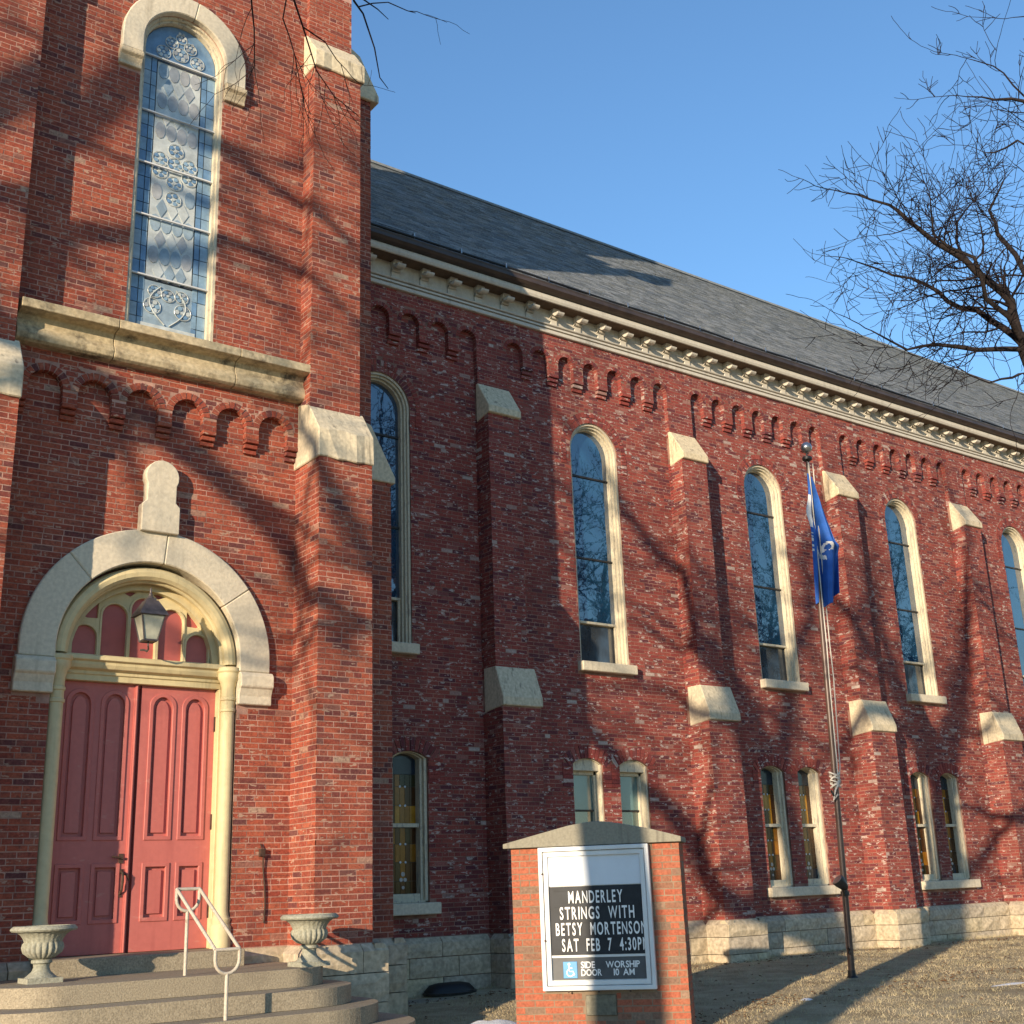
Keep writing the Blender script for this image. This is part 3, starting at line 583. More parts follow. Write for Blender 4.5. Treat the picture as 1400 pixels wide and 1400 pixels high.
for k in range(-1, NX):
    x0 = BAY*k; uw = BAY*k+2.63; lw = (BAY*k+2.10, BAY*k+3.12); ac = [x0+2.57+(i-3)*AW for i in range(7)]
    lay('nave', x0+.64, x0+BAY, -.64, ABT, FY(YN), (0, -1, 0), (1, 0, 0),
        [h_rect(uw-UH, uw+UH, UB, US), h_arch(uw, UH+.215, US-.001, US), h_rect(uw-.64, uw+.64, UB-.17, UB)] + [h_seg(c, LH, LB, LS, LR) for c in lw] + [h_seg(c, LH+.17, LS-.0, LS+.06, .22) for c in lw] + [h_rect(lw[0]-.44, lw[1]+.44, LB-.17, LB)])
    for c in ac: lay('nave', c-AR, c+AR, ABT, ASP+AR, FY(YN), (0, -1, 0), (1, 0, 0), [])
    lay('nave', x0, x0+.64, 8.2, ABT, FY(0), (0, -1, 0), (1, 0, 0))
    lay('nave', 0, YN, 8.2, ABT, FX(x0), (-1, 0, 0), (0, 1, 0)) if k >= 0 else None
    lay('nave', x0, x0+BAY, ABT, 9.64, FY(0), (0, -1, 0), (1, 0, 0), [h_arch(c, AR+.072, ASP-.003, ASP) for c in ac]+[h_rect(c-AR, c+AR, ABT-.05, ASP) for c in ac])
    for c in ac:
        voussoirs(vb, c, ASP, AR-.003, AR+.070, 0, pi, 11, FY(YN-.004), (0, -.102, 0)); lay('nave', .002, YN, ABT, ASP, FX(c+AR), (-1, 0, 0), (0, 1, 0))
    voussoirs(vb, uw, US, UH+.004, UH+.105, 0, pi, 30, FY(YN), (0, -.005, 0)); voussoirs(vb, uw, US, UH+.114, UH+.211, 0, pi, 34, FY(YN), (0, -.009, 0))
    for c in lw:
        h, rise = LH, LR; R = (h*h+rise*rise)/(2*rise); zc = LS+rise-R; a = math.asin(h/R)
        voussoirs(vb, c, zc, R+.004, R+.215, pi/2-a*1.25, pi/2+a*1.25, 12, FY(YN), (0, -.014, 0))
    # hood stops
    for xa, xb, za, zb in ((uw-UH-.215, uw-UH-.10, US-.33, US), (uw+UH+.10, uw+UH+.215, US-.33, US)):
        n = 5
        for i in range(n): vb.box(xa, xb, YN-.013, YN, za+(zb-za)*i/n+.005, za+(zb-za)*(i+1)/n-.004)
    for xa, xb in ((lw[0]-LH-.22, lw[0]-LH), (lw[0]+LH, lw[1]-LH), (lw[1]+LH, lw[1]+LH+.22)):
        n = 6; m_ = max(1, round((xb-xa)/.2))
        for i in range(n):
            for q in range(m_): vb.box(xa+(xb-xa)*q/m_+.004, xb-(xb-xa)*(m_-1-q)/m_-.004, YN-.014, YN, 1.555+.065*i+.004, 1.555+.065*(i+1)-.004)
    for i in range(1, 7):
        xm = (ac[i-1]+ac[i])/2; corbel(nave_wall, xm-AW/2+AR, xm+AW/2-AR, YN, -.008, ABT-.001, M['brick_nave'], ch=.075)
o = vb.build('arch_bricks', M['brick_nave'], nave_wall); o['kind'] = 'stuff'
# ---- nave buttresses
for k in range(0, NB):
    x = BAY*k; mb = MB()
    mb.box(x, x+.74, -.43, .02, -1.2, 2.75); mb.box(x, x+.64, -.28, .02, 2.75, 7.75)
    b = mb.build('buttress', M['mortar_nave'], church); PAR[b.name] = (b, M['brick_nave'])
    if k < NX:
        lay(b.name, x, x+.74, -.64, 2.71, FY(-.43), (0, -1, 0), (1, 0, 0)); lay(b.name, -.43, YN, -.64, 2.71, FX(x), (-1, 0, 0), (0, 1, 0))
        lay(b.name, x, x+.64, 3.2, 7.68, FY(-.28), (0, -1, 0), (1, 0, 0)); lay(b.name, -.28, YN, 3.2, 7.66, FX(x), (-1, 0, 0), (0, 1, 0))
    for pf, xa, xb in (([(.04, 3.37), (-.285, 3.37), (-.475, 2.86), (-.475, 2.73), (.04, 2.665)], x-.012, x+.772), ([(.04, 8.30), (-.015, 8.30), (-.335, 7.80), (-.335, 7.68), (.04, 7.60)], x-.014, x+.665)):
        m2 = MB(); m2.prism(pf, lambda u, v: (xa, u, v), lambda u, v: (xb, u, v)); m2.build('cap_stone', M['stone_cap'], b, bevel=.012)
# ---- nave plinth
npl = link('plinth', None, church)
for k in range(-1, 5):
    x = BAY*k
    if k >= 0:
        stones(npl, (x-.10, -.57, 0), (1, 0, 0), (0, -1, 0), .96, -1.5, -.64, R3); stones(npl, (x-.10, -.06, 0), (0, -1, 0), (-1, 0, 0), .51, -1.5, -.64, R3)
        stones(npl, (x+.86, -.57, 0), (0, 1, 0), (1, 0, 0), .5, -1.5, -.64, R3)
    stones(npl, (x+.86, -.06, 0), (1, 0, 0), (0, -1, 0), BAY-.96, -1.5, -.64, R3)
mb = MB(); mb.box(XW, XE, .0, .3, -1.6, -.66); mb.build('footing', M['mortar_nave'], npl)
# ---- nave windows
def nave_window(c, proto=None):
    win = link('arched_window', None, church, (c, 0, 0))
    if proto:
        for ch in proto.children: link(ch.name.split('.')[0], ch.data, win)
        return win
    mb = MB(); A = lambda h: arch(0, h, UB, US, 20)
    mb.strip(A(.56), A(.52), FY(YN+.025), (0, .28, 0)); mb.strip(A(.525), A(.485), FY(YN+.065), (0, .24, 0)); mb.strip(A(.49), A(.455), FY(YN+.12), (0, .18, 0))
    mb.build('frame', M['casing'], win, smooth=25)
    mb = MB(); mb.box(-.62, .62, -.035, YN+.3, UB-.165, UB-.0); mb.build('sill', M['stone_pale'], win, bevel=.012)
    zs = [(4.41, 5.56), (5.59, 7.10), (7.13, None)]
    for a, b_ in zs:
        mb = MB()
        if b_: mb.box(-.46, .46, YN+.205, YN+.22, a, b_)
        else: mb.prism(arch(0, .46, a, US, 20), FY(YN+.205), FY(YN+.22))
        mb.build('pane', M['storm_glass'], win)
    mb = MB(); mb.box(-.46, .46, YN+.255, YN+.27, UB, 4.40); mb.build('pane', M['dark_glass'], win)
    for z in (5.575, 7.115): mb = MB(); mb.box(-.46, .46, YN+.18, YN+.22, z-.016, z+.016); mb.build('glazing_bar', M['dark_metal'], win)
    mb = MB(); mb.box(-.46, .46, YN+.17, YN+.27, 4.385, 4.425); mb.box(-.455, -.42, YN+.18, YN+.22, UB, 4.4); mb.box(.42, .455, YN+.18, YN+.22, UB, 4.4); mb.build('sash', M['casing'], win)
    return win
pw = None
for c in UPW[:6]: pw = pw or None; q = nave_window(c, pw); pw = pw or q
def sash_window(c, stained, seed):
    r_ = random.Random(seed); win = link('sash_window', None, church, (c, 0, 0)); h = LH
    mb = MB(); A = lambda h_, r: seg(0, h_, LB, LS, r)
    if stained: mb.strip(A(h, LR), A(h-.05, LR*.9), FY(YN+.04), (0, .25, 0)); mb.strip(A(h-.045, LR*.9), A(h-.09, LR*.8), FY(YN+.10), (0, .2, 0)); mb.box(-h+.04, h-.04, YN+.12, YN+.25, LB+.02, LB+.13); mb.box(-h, h, YN+.04, YN+.3, LB, LB+.03)
    else:
        mb.strip(A(h, LR), A(h-.035, LR*.9), FY(YN+.03), (0, .25, 0)); mb.prism([(-h+.03, LS-.10), (h-.03, LS-.10)]+A(h-.03, LR)[-2:0:-1], FY(YN+.06), FY(YN+.2)); mb.box(-h+.03, -h+.08, YN+.16, YN+.25, LB, LS-.1); mb.box(h-.08, h-.03, YN+.16, YN+.25, LB, LS-.1); mb.box(-h, h, YN+.16, YN+.25, LS-.16, LS-.1); mb.box(-h, h, YN+.16, YN+.25, LB, LB+.06)
    mb.build('frame', M['casing'], win, bevel=.004)
    zm = .945 if stained else 1.20
    if not stained:
        mb = MB(); mb.box(-h+.06, h-.06, YN+.21, YN+.22, zm, LS); mb.build('pane', M['blind'], win)
        mb = MB(); mb.box(-h+.06, h-.06, YN+.225, YN+.235, LB, zm-.02); mb.build('pane', M['plain_glass'], win)
        mb = MB(); mb.box(-h+.07, h-.07, YN+.19, YN+.23, zm-.025, zm+.005); mb.build('meeting_rail', M['dark_metal'], win)
        return win
    mb = MB(); mb.box(-h+.06, h-.06, YN+.13, YN+.24, zm-.025, zm+.03); mb.build('meeting_rail', M['casing'], win)
    mb = MB(); mb.prism(A(h-.06, LR*.8), FY(YN+.235), FY(YN+.25)); mb.build('lead_backing', M['lead'], win)
    xs = (-.235, -.13, -.045, .045, .13, .235)
    def pn(x0, x1, z0, z1, m):
        mb = MB(); mb.box(x0+.003, x1-.003, YN+.222, YN+.236, z0+.003, z1-.003); mb.build('pane', M[m], win)
    for z0, z1, pal in ((LB+.13, .15, ['olive', 'brown', 'navy']), (.15, .42, ['brown', 'amber', 'olive']), (.42, .68, ['brown', 'amber']), (.68, zm-.03, ['amber', 'olive', 'brown']), (zm+.035, 1.24, ['gold', 'amber', 'brown', 'amber']), (1.24, 1.52, ['gold', 'amber', 'brown']), (1.52, 1.70, ['amber', 'olive']), ):
        for a, b_ in zip(xs, xs[1:]): pn(a, b_, z0, z1, 'brown' if abs(a+b_) > .3 and r_.random() < .6 else r_.choice(pal))
    mb = MB(); mb.prism([(-.235, 1.705), (.235, 1.705)]+[(.235-.047*i, 1.92+.055*(1-((i-5)/5)**2)) for i in range(11)], FY(YN+.222), FY(YN+.236)); mb.build('pane', M['navy'], win)
    for x, z in ((-.045, 1.24), (.045, 1.24), (-.045, 1.52), (.045, 1.52), (-.045, .42), (.045, .42), (-.045, .68), (.045, .68)):
        mb = MB(); mb.tube([(x, YN+.212, z), (x, YN+.226, z)], .017, 8); mb.build('jewel', M['jewel'], win)
    for x, z, rr in ((0, .25, .034), (-.035, .17, .03), (.035, .17, .03), (0, .06, .025)):
        mb = MB(); mb.tube([(x, YN+.214, z), (x, YN+.226, z)], rr, 8); mb.build('rose_piece', M['sg_grey'], win)
    return win
for i, c in enumerate(LOW[:12]):
    sash_window(c, not i in (2, 3), i)
for k in range(-1, 6):
    mb = MB(); a = BAY*k; mb.box(a+1.66, a+3.57, -.03, YN+.28, LB-.165, LB-.0); mb.build('sill', M['stone_pale'], church, bevel=.012)
# ---- cornice, gutter, roof
cor = link('cornice', None, church)
mb = MB()
pf = [(.1, 9.63), (-.05, 9.63), (-.06, 9.64), (-.06, 9.695), (-.02, 9.698), (-.02, 9.716), (-.075, 9.718), (-.075, 9.752), (-.03, 9.755), (-.03, 9.772), (-.09, 9.776), (-.10, 9.79), (-.09, 9.803), (-.02, 9.812), (-.02, 10.13), (.1, 10.13)]
mb.prism(pf, lambda u, v: (XW, u, v), lambda u, v: (XE, u, v)); mb.build('frieze', M['trim'], cor)
mb = MB(); mb.prism([(.1, 10.13), (-.315, 10.125), (-.32, 10.085), (-.345, 10.09), (-.365, 10.13), (-.37, 10.19), (-.35, 10.215), (.1, 10.215)], lambda u, v: (XW, u, v), lambda u, v: (XE, u, v)); mb.build('crown_moulding', M['trim'], cor)
mb = MB(); mb.box(XW, XE, -.312, -.024, 10.105, 10.122); mb.build('soffit', M['soffit'], cor)
bp = [(-.022, 10.104), (-.022, 9.925), (-.085, 9.925), (-.10, 9.94), (-.095, 9.96), (-.075, 9.97), (-.085, 9.995), (-.125, 10.01)] + [(-.205+.085*cos(t), 10.018+.085*sin(t)) for t in [pi*(1.1+1.15*q/9) for q in range(10)]] + [(-.16, 10.104)]
mb = MB(); mb.prism(bp, lambda u, v: (-.08, u, v), lambda u, v: (.08, u, v)); mb.box(-.075, .075, -.055, -.022, 9.815, 9.923); bme = mb.mesh('bracket', M['trim'], bevel=.006)
for i in range(64):
    x = -4.47+.5625*i
    if x < XE: link('bracket', bme, cor, (x, 0, 0))
mb = MB(); gp = [(-.33, 10.22), (-.37, 10.22), (-.44, 10.235), (-.485, 10.275), (-.485, 10.33), (-.465, 10.34), (-.475, 10.375), (-.455, 10.395), (-.33, 10.395)]
mb.prism(gp, lambda u, v: (XW, u, v), lambda u, v: (XE, u, v)); mb.build('gutter', M['gutter'], cor)
MR = .917; roof = None
mb = MB(); E0 = (-.39, 10.43); RY, RZ = 6.5, 16.78
mb.prism([E0, (RY, RZ), (2*RY+.39, 10.43), (2*RY+.39, 10.39), (RY, RZ-.15), (E0[0], 10.39)], lambda u, v: (XW+.3, u, v), lambda u, v: (XE+1, u, v))
roof = mb.build('roof', M['gutter'], church)
mb = MB(); sl = V((0, RY-E0[0], RZ-E0[1])); Ls = sl.length; sl.normalize(); nn = V((0, -sl.z, sl.y)); ex = .14; nr_ = int(Ls/ex)
rr = random.Random(5)
for r in range(nr_+1):
    x = XW+.3-rr.random()*.3
    while x < XE+1:
        wd = rr.uniform(.14, .34); x1 = min(x+wd, XE+1); d0 = r*ex; d1 = min((r+1)*ex+.02, Ls); th = rr.uniform(.006, .016)
        p = V((0, E0[0], E0[1])); a = p+sl*d0; b_ = p+sl*d1; t_ = nn*(th+.004)
        a2 = a+t_; b2 = b_+nn*.003
        mb.add([(x, a.y, a.z), (x1-.004, a.y, a.z), (x1-.004, a2.y, a2.z), (x, a2.y, a2.z), (x1-.004, b2.y, b2.z), (x, b2.y, b2.z)], [(0, 1, 2, 3), (3, 2, 4, 5)]); x = x1
o = mb.build('shingles', M['shingle'], roof, recalc=False); o['kind'] = 'stuff'
mb = MB(); mb.box(XW+.3, XE+1, RY-.09, RY+.09, RZ-.03, RZ+.03); mb.build('ridge_cap', M['shingle'], roof)
gm = MB(); gm.box(-.012, .012, -.05, .02, 0, .09); gm.box(-.012, .012, -.03, .05, .07, .085); gme = gm.mesh('snow_guard', M['silver'])
for i in range(36): link('snow_guard', gme, roof, (-3.4+.95*i, E0[0]+.02, 10.445))
mb = MB(); mb.tube([(XW+.3+1.2*i, E0[0]-.01+.012*sin(i*2.3), 10.47+.01*cos(i*1.7)) for i in range(30)], .022, 6); mb.build('heat_cable', M['black'], roof)
# ---- bell wire and small box on the tower wall
mb = MB(); mb.box(-5.04, -4.98, YP-.05, YP, .44, .52); mb.tube([(-5.01, YP-.03, .52), (-5.03, YP-.02, .58)], .008, 6); mb.tube([(-5.0, YP-.035, .45), (-4.99, YP-.02, .30), (-4.965, YP-.02, .10), (-4.955, YP-.02, -.08), (-4.965, YP-.02, -.28)], .009, 6); mb.build('wall_cable', M['iron'], church)

# ================================================================ bricks out of the records
def mkbox(mb, o, al, nr, L, H, pr):
    d = nr*pr; i = nr*-.012; a = al*L; u = V((0, 0, H))
    mb.add([o+i, o+a+i, o+a+u+i, o+u+i, o+d, o+a+d, o+a+u+d, o+u+d], [(4, 5, 6, 7), (0, 1, 5, 4), (1, 2, 6, 5), (2, 3, 7, 6), (3, 0, 4, 7)])
def screen(p):
    q = p-CP; z = q.dot(CF)
    return (q.dot(CR)/z*1.195, q.dot(CU)/z*1.195, z) if z > .5 else (9, 9, 9)
sc_ = []
for i, r in enumerate(BR):
    c = r[1]+r[2]*r[4]/2; x, y, z = screen(c)
    if abs(x) < .49 and abs(y) < .49 and r[0] != 'nave' and r[3].dot(CP-c) > 0:
        sc_.append((r[4]*r[5]*r[3].dot((CP-c).normalized())/z**2, i))
sc_.sort(reverse=True); single = set(i for _, i in sc_[:300])
ub = MB(); ub.box(0, 1, 0, 1, 0, 1); UNIT = ub.mesh('brick', M['brick_tower'])
groups = {}
for i, (key, o, al, nr, L, H, pr) in enumerate(BR):
    if i in single:
        b = link('brick', UNIT, PAR[key][0]); rot = Matrix((al*L, nr*(pr+.012), V((0, 0, H)))).transposed().to_4x4()
        b.matrix_world = Matrix.Translation(o-nr*.012) @ rot
    else: mkbox(groups.setdefault(key, MB()), o, al, nr, L, H, pr)
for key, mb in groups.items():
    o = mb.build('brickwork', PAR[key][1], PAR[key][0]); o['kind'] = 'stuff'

# ================================================================ ground
def gz(x, y):
    t = min(1, max(0, (x+4)/7)); t = t*t*(3-2*t)
    return -1.47+.16*t+.012*max(y, -9)+.02*noise.noise(V((x*.5, y*.5, 0)))
mb = MB(); xs = sorted(set([-400, -150, -60, -30, -20]+[-15+.5*i for i in range(90)]+[32, 36, 45, 70, 150, 400])); ys = sorted(set([-400, -150, -70, -40, -28]+[-20+.5*i for i in range(44)]+[4, 8, 16, 40, 100, 400]))
for y in ys:
    for x in xs: mb.v.append((x, y, gz(x, y)))
nx = len(xs)
for j in range(len(ys)-1):
    for i in range(nx-1): mb.f.append([j*nx+i, j*nx+i+1, (j+1)*nx+i+1, (j+1)*nx+i]); mb.m.append(0)
tag(mb.build('ground', M['ground'], smooth=True), 'brown dormant winter lawn in front of the church', None, kind='structure')
gr = MB(); rr = random.Random(11)
def blade(x, y, h, wd, lean):
    a = rr.uniform(0, 2*pi); z = gz(x, y)-.004; dx, dy = cos(a)*wd, sin(a)*wd; b = rr.uniform(0, 2*pi)
    gr.v += [(x-dx, y-dy, z), (x+dx, y+dy, z), (x+cos(b)*lean, y+sin(b)*lean, z+h)]; n = len(gr.v); gr.f.append([n-3, n-2, n-1]); gr.m.append(0)
n = 0
while n < 230000:
    x = -3.6+rr.random()**1.25*24; y = -.75-rr.random()*9.2
    if y < -6-.0*x and x < -1.5: continue
    if noise.noise(V((x*1.3, y*1.3, 3))) < rr.uniform(-.75, .15): n += .3; continue
    blade(x, y, rr.uniform(.008, .028), rr.uniform(.0015, .0035), rr.uniform(.005, .03)); n += 1
for _ in range(1500):
    x = -3.2+rr.random()**1.2*22; y = -.72-rr.random()**1.15*8.6
    if y < -6-.0*x and x < -1.5: continue
    for q in range(rr.randint(8, 20)): blade(x+rr.gauss(0, .05), y+rr.gauss(0, .035), rr.uniform(.025, .06), rr.uniform(.002, .004), rr.uniform(.01, .045))
for _ in range(500):
    x = rr.uniform(-2.6, 20); x_ = (x % 4.5)
    y = (-.66 if x_ < .9 else -.15)-rr.random()*.1
    for q in range(9): blade(x+rr.gauss(0, .04), y+rr.gauss(0, .02), rr.uniform(.03, .09), rr.uniform(.002, .004), rr.uniform(.01, .05))
tag(gr.build('grass', M['grass'], recalc=False), 'short dry straw-coloured grass covering the lawn', 'grass', kind='stuff')
lf = MB()
for _ in range(1300):
    x = rr.uniform(-3.2, 14); y = rr.choice([rr.uniform(-8.5, -.8), -.68-abs(rr.gauss(0, .25)), rr.gauss(-5.2+.25*sin(x*1.7), .22)]); s = rr.uniform(.015, .04); z = gz(x, y)+.02; a = rr.uniform(0, 6.3)
    lf.add([(x, y, z), (x+s*cos(a), y+s*sin(a), z+.012), (x+s*1.6*cos(a+.5), y+s*1.6*sin(a+.5), z+.004), (x+s*cos(a+1.1), y+s*sin(a+1.1), z+.016)], [(0, 1, 2), (0, 2, 3)])
tag(lf.build('leaf_litter', M['leaf'], recalc=False), 'scattered brown dead leaves lying on the lawn', 'leaves', kind='stuff')
# ---- snow remnants
def snow(x, y, rx, ry, h, label, z=None):
    mb = MB(); n = 18; k = 5; z0 = (gz(x, y) if z is None else z)-.01; sd = random.random()*50
    mb.v.append((x, y, z0+h))
    for i in range(1, k+1):
        for j in range(n):
            t = 2*pi*j/n; f = i/k; g = 1+.35*noise.noise(V((cos(t)*1.5, sin(t)*1.5, sd)))
            mb.v.append((x+rx*f*g*cos(t), y+ry*f*g*sin(t), z0+h*(1-f**2.2)*(1+.3*noise.noise(V((x+f*3*cos(t), y+f*3*sin(t), sd))))))
    for j in range(n): mb.f.append([0, 1+j, 1+(j+1) % n]); mb.m.append(0)
    for i in range(k-1):
        for j in range(n): mb.f.append([1+i*n+j, 1+(i+1)*n+j, 1+(i+1)*n+(j+1) % n, 1+i*n+(j+1) % n]); mb.m.append(0)
    tag(mb.build('snow_patch', M['snow'], smooth=True), label, 'snow', 'leftover snow patches')
snow(-2.75, -3.75, .50, .30, .10, 'largest patch of old snow, on the grass just left of the brick sign')
snow(-3.55, -3.75, .22, .3, .12, 'small shaded heap of snow between the concrete steps and stone plinth')
snow(3.6, -6.2, .5, .10, .02, 'thin streak of snow on the sunlit lawn at the right')
snow(.9, -5.2, .10, .08, .03, 'tiny lump of snow on dark grass right of the brick sign')

# ================================================================ steps
steps = empty('concrete_steps', 'rounded concrete steps with exposed pebbles leading up to the red doors', 'steps')
def rslab(x0, x1, yb, yf, r, z0, z1, name='step'):
    pts = [(x0, yb), (x0, yf+r)] + [(x0+r-r*cos(pi/2*i/20), yf+r-r*sin(pi/2*i/20)) for i in range(1, 21)] + [(x1-r+r*sin(pi/2*i/20), yf+r-r*cos(pi/2*i/20)) for i in range(0, 21)] + [(x1, yb)]
    mb = MB(); mb.prism(pts, lambda u, v: (u, v, z1), lambda u, v: (u, v, z0)); return mb.build(name, M['concrete'], steps, bevel=.014)
mb = MB(); mb.box(CX-1.06, CX+1.06, YP-.42, YP+.36, -.70, -.52); mb.build('threshold', M['concrete'], steps, bevel=.012)
rslab(-8.15, -4.86, YP-.10, -4.2, .55, -.86, -.69)
rslab(-8.5, -4.66, YP-.14, -4.62, .8, -1.03, -.862)
rslab(-8.85, -4.46, YP-.18, -5.0, 1.05, -1.20, -1.032)
rslab(-9.2, -4.2, YP-.22, -5.38, 1.2, -1.60, -1.202)
# ---- urns
def urn(x, y, z, label):
    u = empty('stone_urn', label, 'urn', 'stone urns flanking the door'); u.location = (x, y, z)
    mb = MB()
    mb.box(-.16, .16, -.16, .16, 0, .045); mb.lathe([(.15, .045), (.13, .06), (.085, .10), (.072, .135), (.075, .165), (.095, .175), (.095, .20), (.07, .21)], (0, 0, 0), 28)
    mb.build('foot', M['urn'], u, smooth=35)
    mb = MB()
    pr = [(.06, .205), (.12, .225), (.17, .265), (.185, .31), (.178, .345), (.17, .36), (.18, .39), (.205, .425), (.25, .455), (.265, .46)]
    mb.lathe(pr, (0, 0, 0), 160, lambda i, q: 1+(.10*abs(sin(q*10))-.06 if 1 <= i <= 4 else (.012*sin(q*26) if 5 < i < 9 else 0)))
    mb.build('bowl', M['urn'], u, smooth=40)
    mb = MB(); mb.lathe([(.255, .452), (.285, .455), (.30, .47), (.295, .485), (.27, .505), (.235, .505), (.225, .47), (.15, .46)], (0, 0, 0), 64, lambda i, q: 1+.008*sin(q*40)); mb.build('rim', M['urn'], u, smooth=35)
    mb = MB(); mb.lathe([(.0, .455), (.235, .462)], (0, 0, 0), 24); mb.build('soil', M['ground'], u)
    return u
urn(-7.62, -3.45, -.69, 'fluted stone urn on the top step at the left of the red doors')
urn(-5.07, -3.88, -.69, 'fluted stone urn on the top step in front of the tower buttress')
# ---- handrail
hr = empty('handrail', 'white painted pipe handrail standing on the concrete steps', 'handrail')
hx = -6.42; yu, yl = -3.95, -4.92; zu, zl = .10, -.44; hw = .115
def U(y, z, zt): return [(hx-hw, y, zt)] + [(hx-hw*cos(pi*i/10), y, z-hw*sin(pi*i/10)) for i in range(11)] + [(hx+hw, y, zt)]
mb = MB(); mb.tube([(hx, yu, -.70), (hx, yu, zu-.20)], .017, 12); mb.build('post', M['rail_white'], hr, smooth=40)
mb = MB(); mb.tube([(hx, yl, -1.06), (hx, yl, zl-.20)], .017, 12); mb.build('post', M['rail_white'], hr, smooth=40)
for s in (-1, 1):
    mb = MB(); mb.tube([(hx+s*hw, yu-.0, zu), (hx+s*hw, yl, zl)], .0165, 12); mb.build('rail', M['rail_white'], hr, smooth=40)
for y, z in ((yu, zu), (yl, zl)):
    mb = MB(); mb.tube(U(y, z-.09, z), .016, 10); mb.tube([(hx-hw, y, z), (hx+hw, y, z)], .016, 10); mb.build('end_loop', M['rail_white'], hr, smooth=40)

# ================================================================ lantern
lan = empty('lantern', 'square metal lantern with frosted panes hanging before the red fanlight', 'lantern'); lan.location = (-6.53, -2.79, 2.74); lan.scale = (.68, .68, .86)
mb = MB(); lan_r = [(.10, 0), (.125, .02), (.205, .33)]
def sq(r, z): return [(-r, -r, z), (r, -r, z), (r, r, z), (-r, r, z)]
def fr(mb, a, b):
    mb.add(a+b, [(0, 1, 5, 4), (1, 2, 6, 5), (2, 3, 7, 6), (3, 0, 4, 7)])
for i in range(4):
    m2 = MB(); A, B = sq(.105, .02), sq(.185, .32); j = (i+1) % 4; nrm = V((A[i][0]+A[j][0], A[i][1]+A[j][1], 0)).normalized()*.006
    p = [V(A[i]), V(A[j]), V(B[j]), V(B[i])]; m2.add(p+[q-nrm for q in p], [(0,1,2,3),(4,7,6,5),(0,4,5,1),(1,5,6,2),(2,6,7,3),(3,7,4,0)]); m2.build('glass_pane', M['lamp_glass'], lan)
mb = MB()
for i in range(4): mb.tube([sq(.108, 0)[i], sq(.19, .33)[i]], .012, 6)
mb.tube([V(p) for p in sq(.108, .005)], .014, 6, closed=True); mb.tube([V(p) for p in sq(.19, .33)], .012, 6, closed=True); mb.add(sq(.10, 0)+sq(.10, .01), [(0,1,2,3),(4,5,6,7)])
mb.build('lantern_frame', M['lamp_metal'], lan)
mb = MB(); fr(mb, sq(.235, .325), sq(.215, .37)); fr(mb, sq(.215, .37), sq(.10, .53)); mb.add(sq(.235, .325), [(3, 2, 1, 0)]); mb.add(sq(.10, .53), [(0, 1, 2, 3)])
fr(mb, sq(.075, .53), sq(.075, .56)); mb.lathe([(.07, .55), (.05, .58), (.03, .60), (.035, .62), (.018, .64), (.018, .67), (.006, .71)], (0, 0, 0), 12); mb.build('roof', M['lamp_metal'], lan)
mb = MB(); mb.tube([(0, 0, 0), (0, 0, -.05), (.03, .06, -.09), (.05, .18, -.10), (.06, .34, -.06), (.06, .50, -.04)], .014, 8); mb.build('bracket', M['lamp_metal'], lan)

# ================================================================ sign
sa = rad(49); SD = V((cos(sa), -sin(sa), 0)); SN = V((-SD.y*-1, 0, 0)); SN = V((-sin(sa), -cos(sa), 0)); SP = V((-2.885, -4.771, 0))
sign = empty('church_sign', 'red brick church sign with white framed black letter board and gabled stone cap', 'sign'); 
sign.matrix_world = Matrix((( SD.x, -SN.x, 0, SP.x), (SD.y, -SN.y, 0, SP.y), (0, 0, 1, 0), (0, 0, 0, 1)))
bpy.context.view_layer.update()
# local frame: x along the face, -y out of the face, z up
S0, S1, SZ, ST, SDp = -.19, 1.645, -1.62, .41, .46
mb = MB(); mb.box(S0, S1, 0, SDp, SZ, ST); core = mb.build('pillar', M['mortar_sign'], sign)
sb = BR; n0 = len(BR); BR2 = BR; mark = len(BR)
lay('sign', S0, S1, SZ, ST, FY(0), (0, -1, 0), (1, 0, 0), [h_rect(.13, 1.32, -1.05, .5), h_rect(.55, .89, -1.31, -1.09)], course=.0685, L=.196)
lay('sign', 0, SDp, SZ, ST, FX(S1), (1, 0, 0), (0, 1, 0), course=.0685, L=.196)
UN2 = ub.mesh('brick', M['brick_sign'])
smb = MB(); cnt = 0
for key, o, al, nr, L, H, pr in BR[mark:]:
    if nr.x > .5 and cnt > 0 and False: pass
    if nr.y < -.5:
        b = link('brick', UN2, core); b.matrix_basis = Matrix.Translation(o-nr*.012) @ Matrix((al*L, nr*(pr+.012), V((0, 0, H)))).transposed().to_4x4()
    else: mkbox(smb, o, al, nr, L, H, pr)
q = smb.build('brickwork', M['brick_sign'], core); q['kind'] = 'stuff'
mb = MB(); mb.prism([(S0-.075, ST+.002), (S1+.035, ST+.002), (S1+.035, ST+.055), (1.35, .56), (1.05, .625), (.86, .655), (.76, .66), (.66, .655), (.46, .625), (.15, .555), (S0-.075, ST+.05)], lambda u, v: (u, -.07, v), lambda u, v: (u, SDp+.07, v)); mb.build('stone_cap', M['cap_concrete'], sign, bevel=.008)
fz0, fz1, fx0, fx1 = -1.05, .405, .125, 1.325
mb = MB(); 
for a, b_, d in ((0, .045, .09), (.05, .10, .07)):
    o4 = [(fx0+a, fz0+a), (fx1-a, fz0+a), (fx1-a, fz1-a), (fx0+a, fz1-a)]; i4 = [(fx0+b_, fz0+b_), (fx1-b_, fz0+b_), (fx1-b_, fz1-b_), (fx0+b_, fz1-b_)]
    mb.strip(o4, i4, FY(-d), (0, d-.002, 0), True)
mb.box(fx0+.03, fx1-.03, -.03, -.005, fz0+.03, fz1-.03)
mb.build('frame', M['white_frame'], sign, bevel=.005)
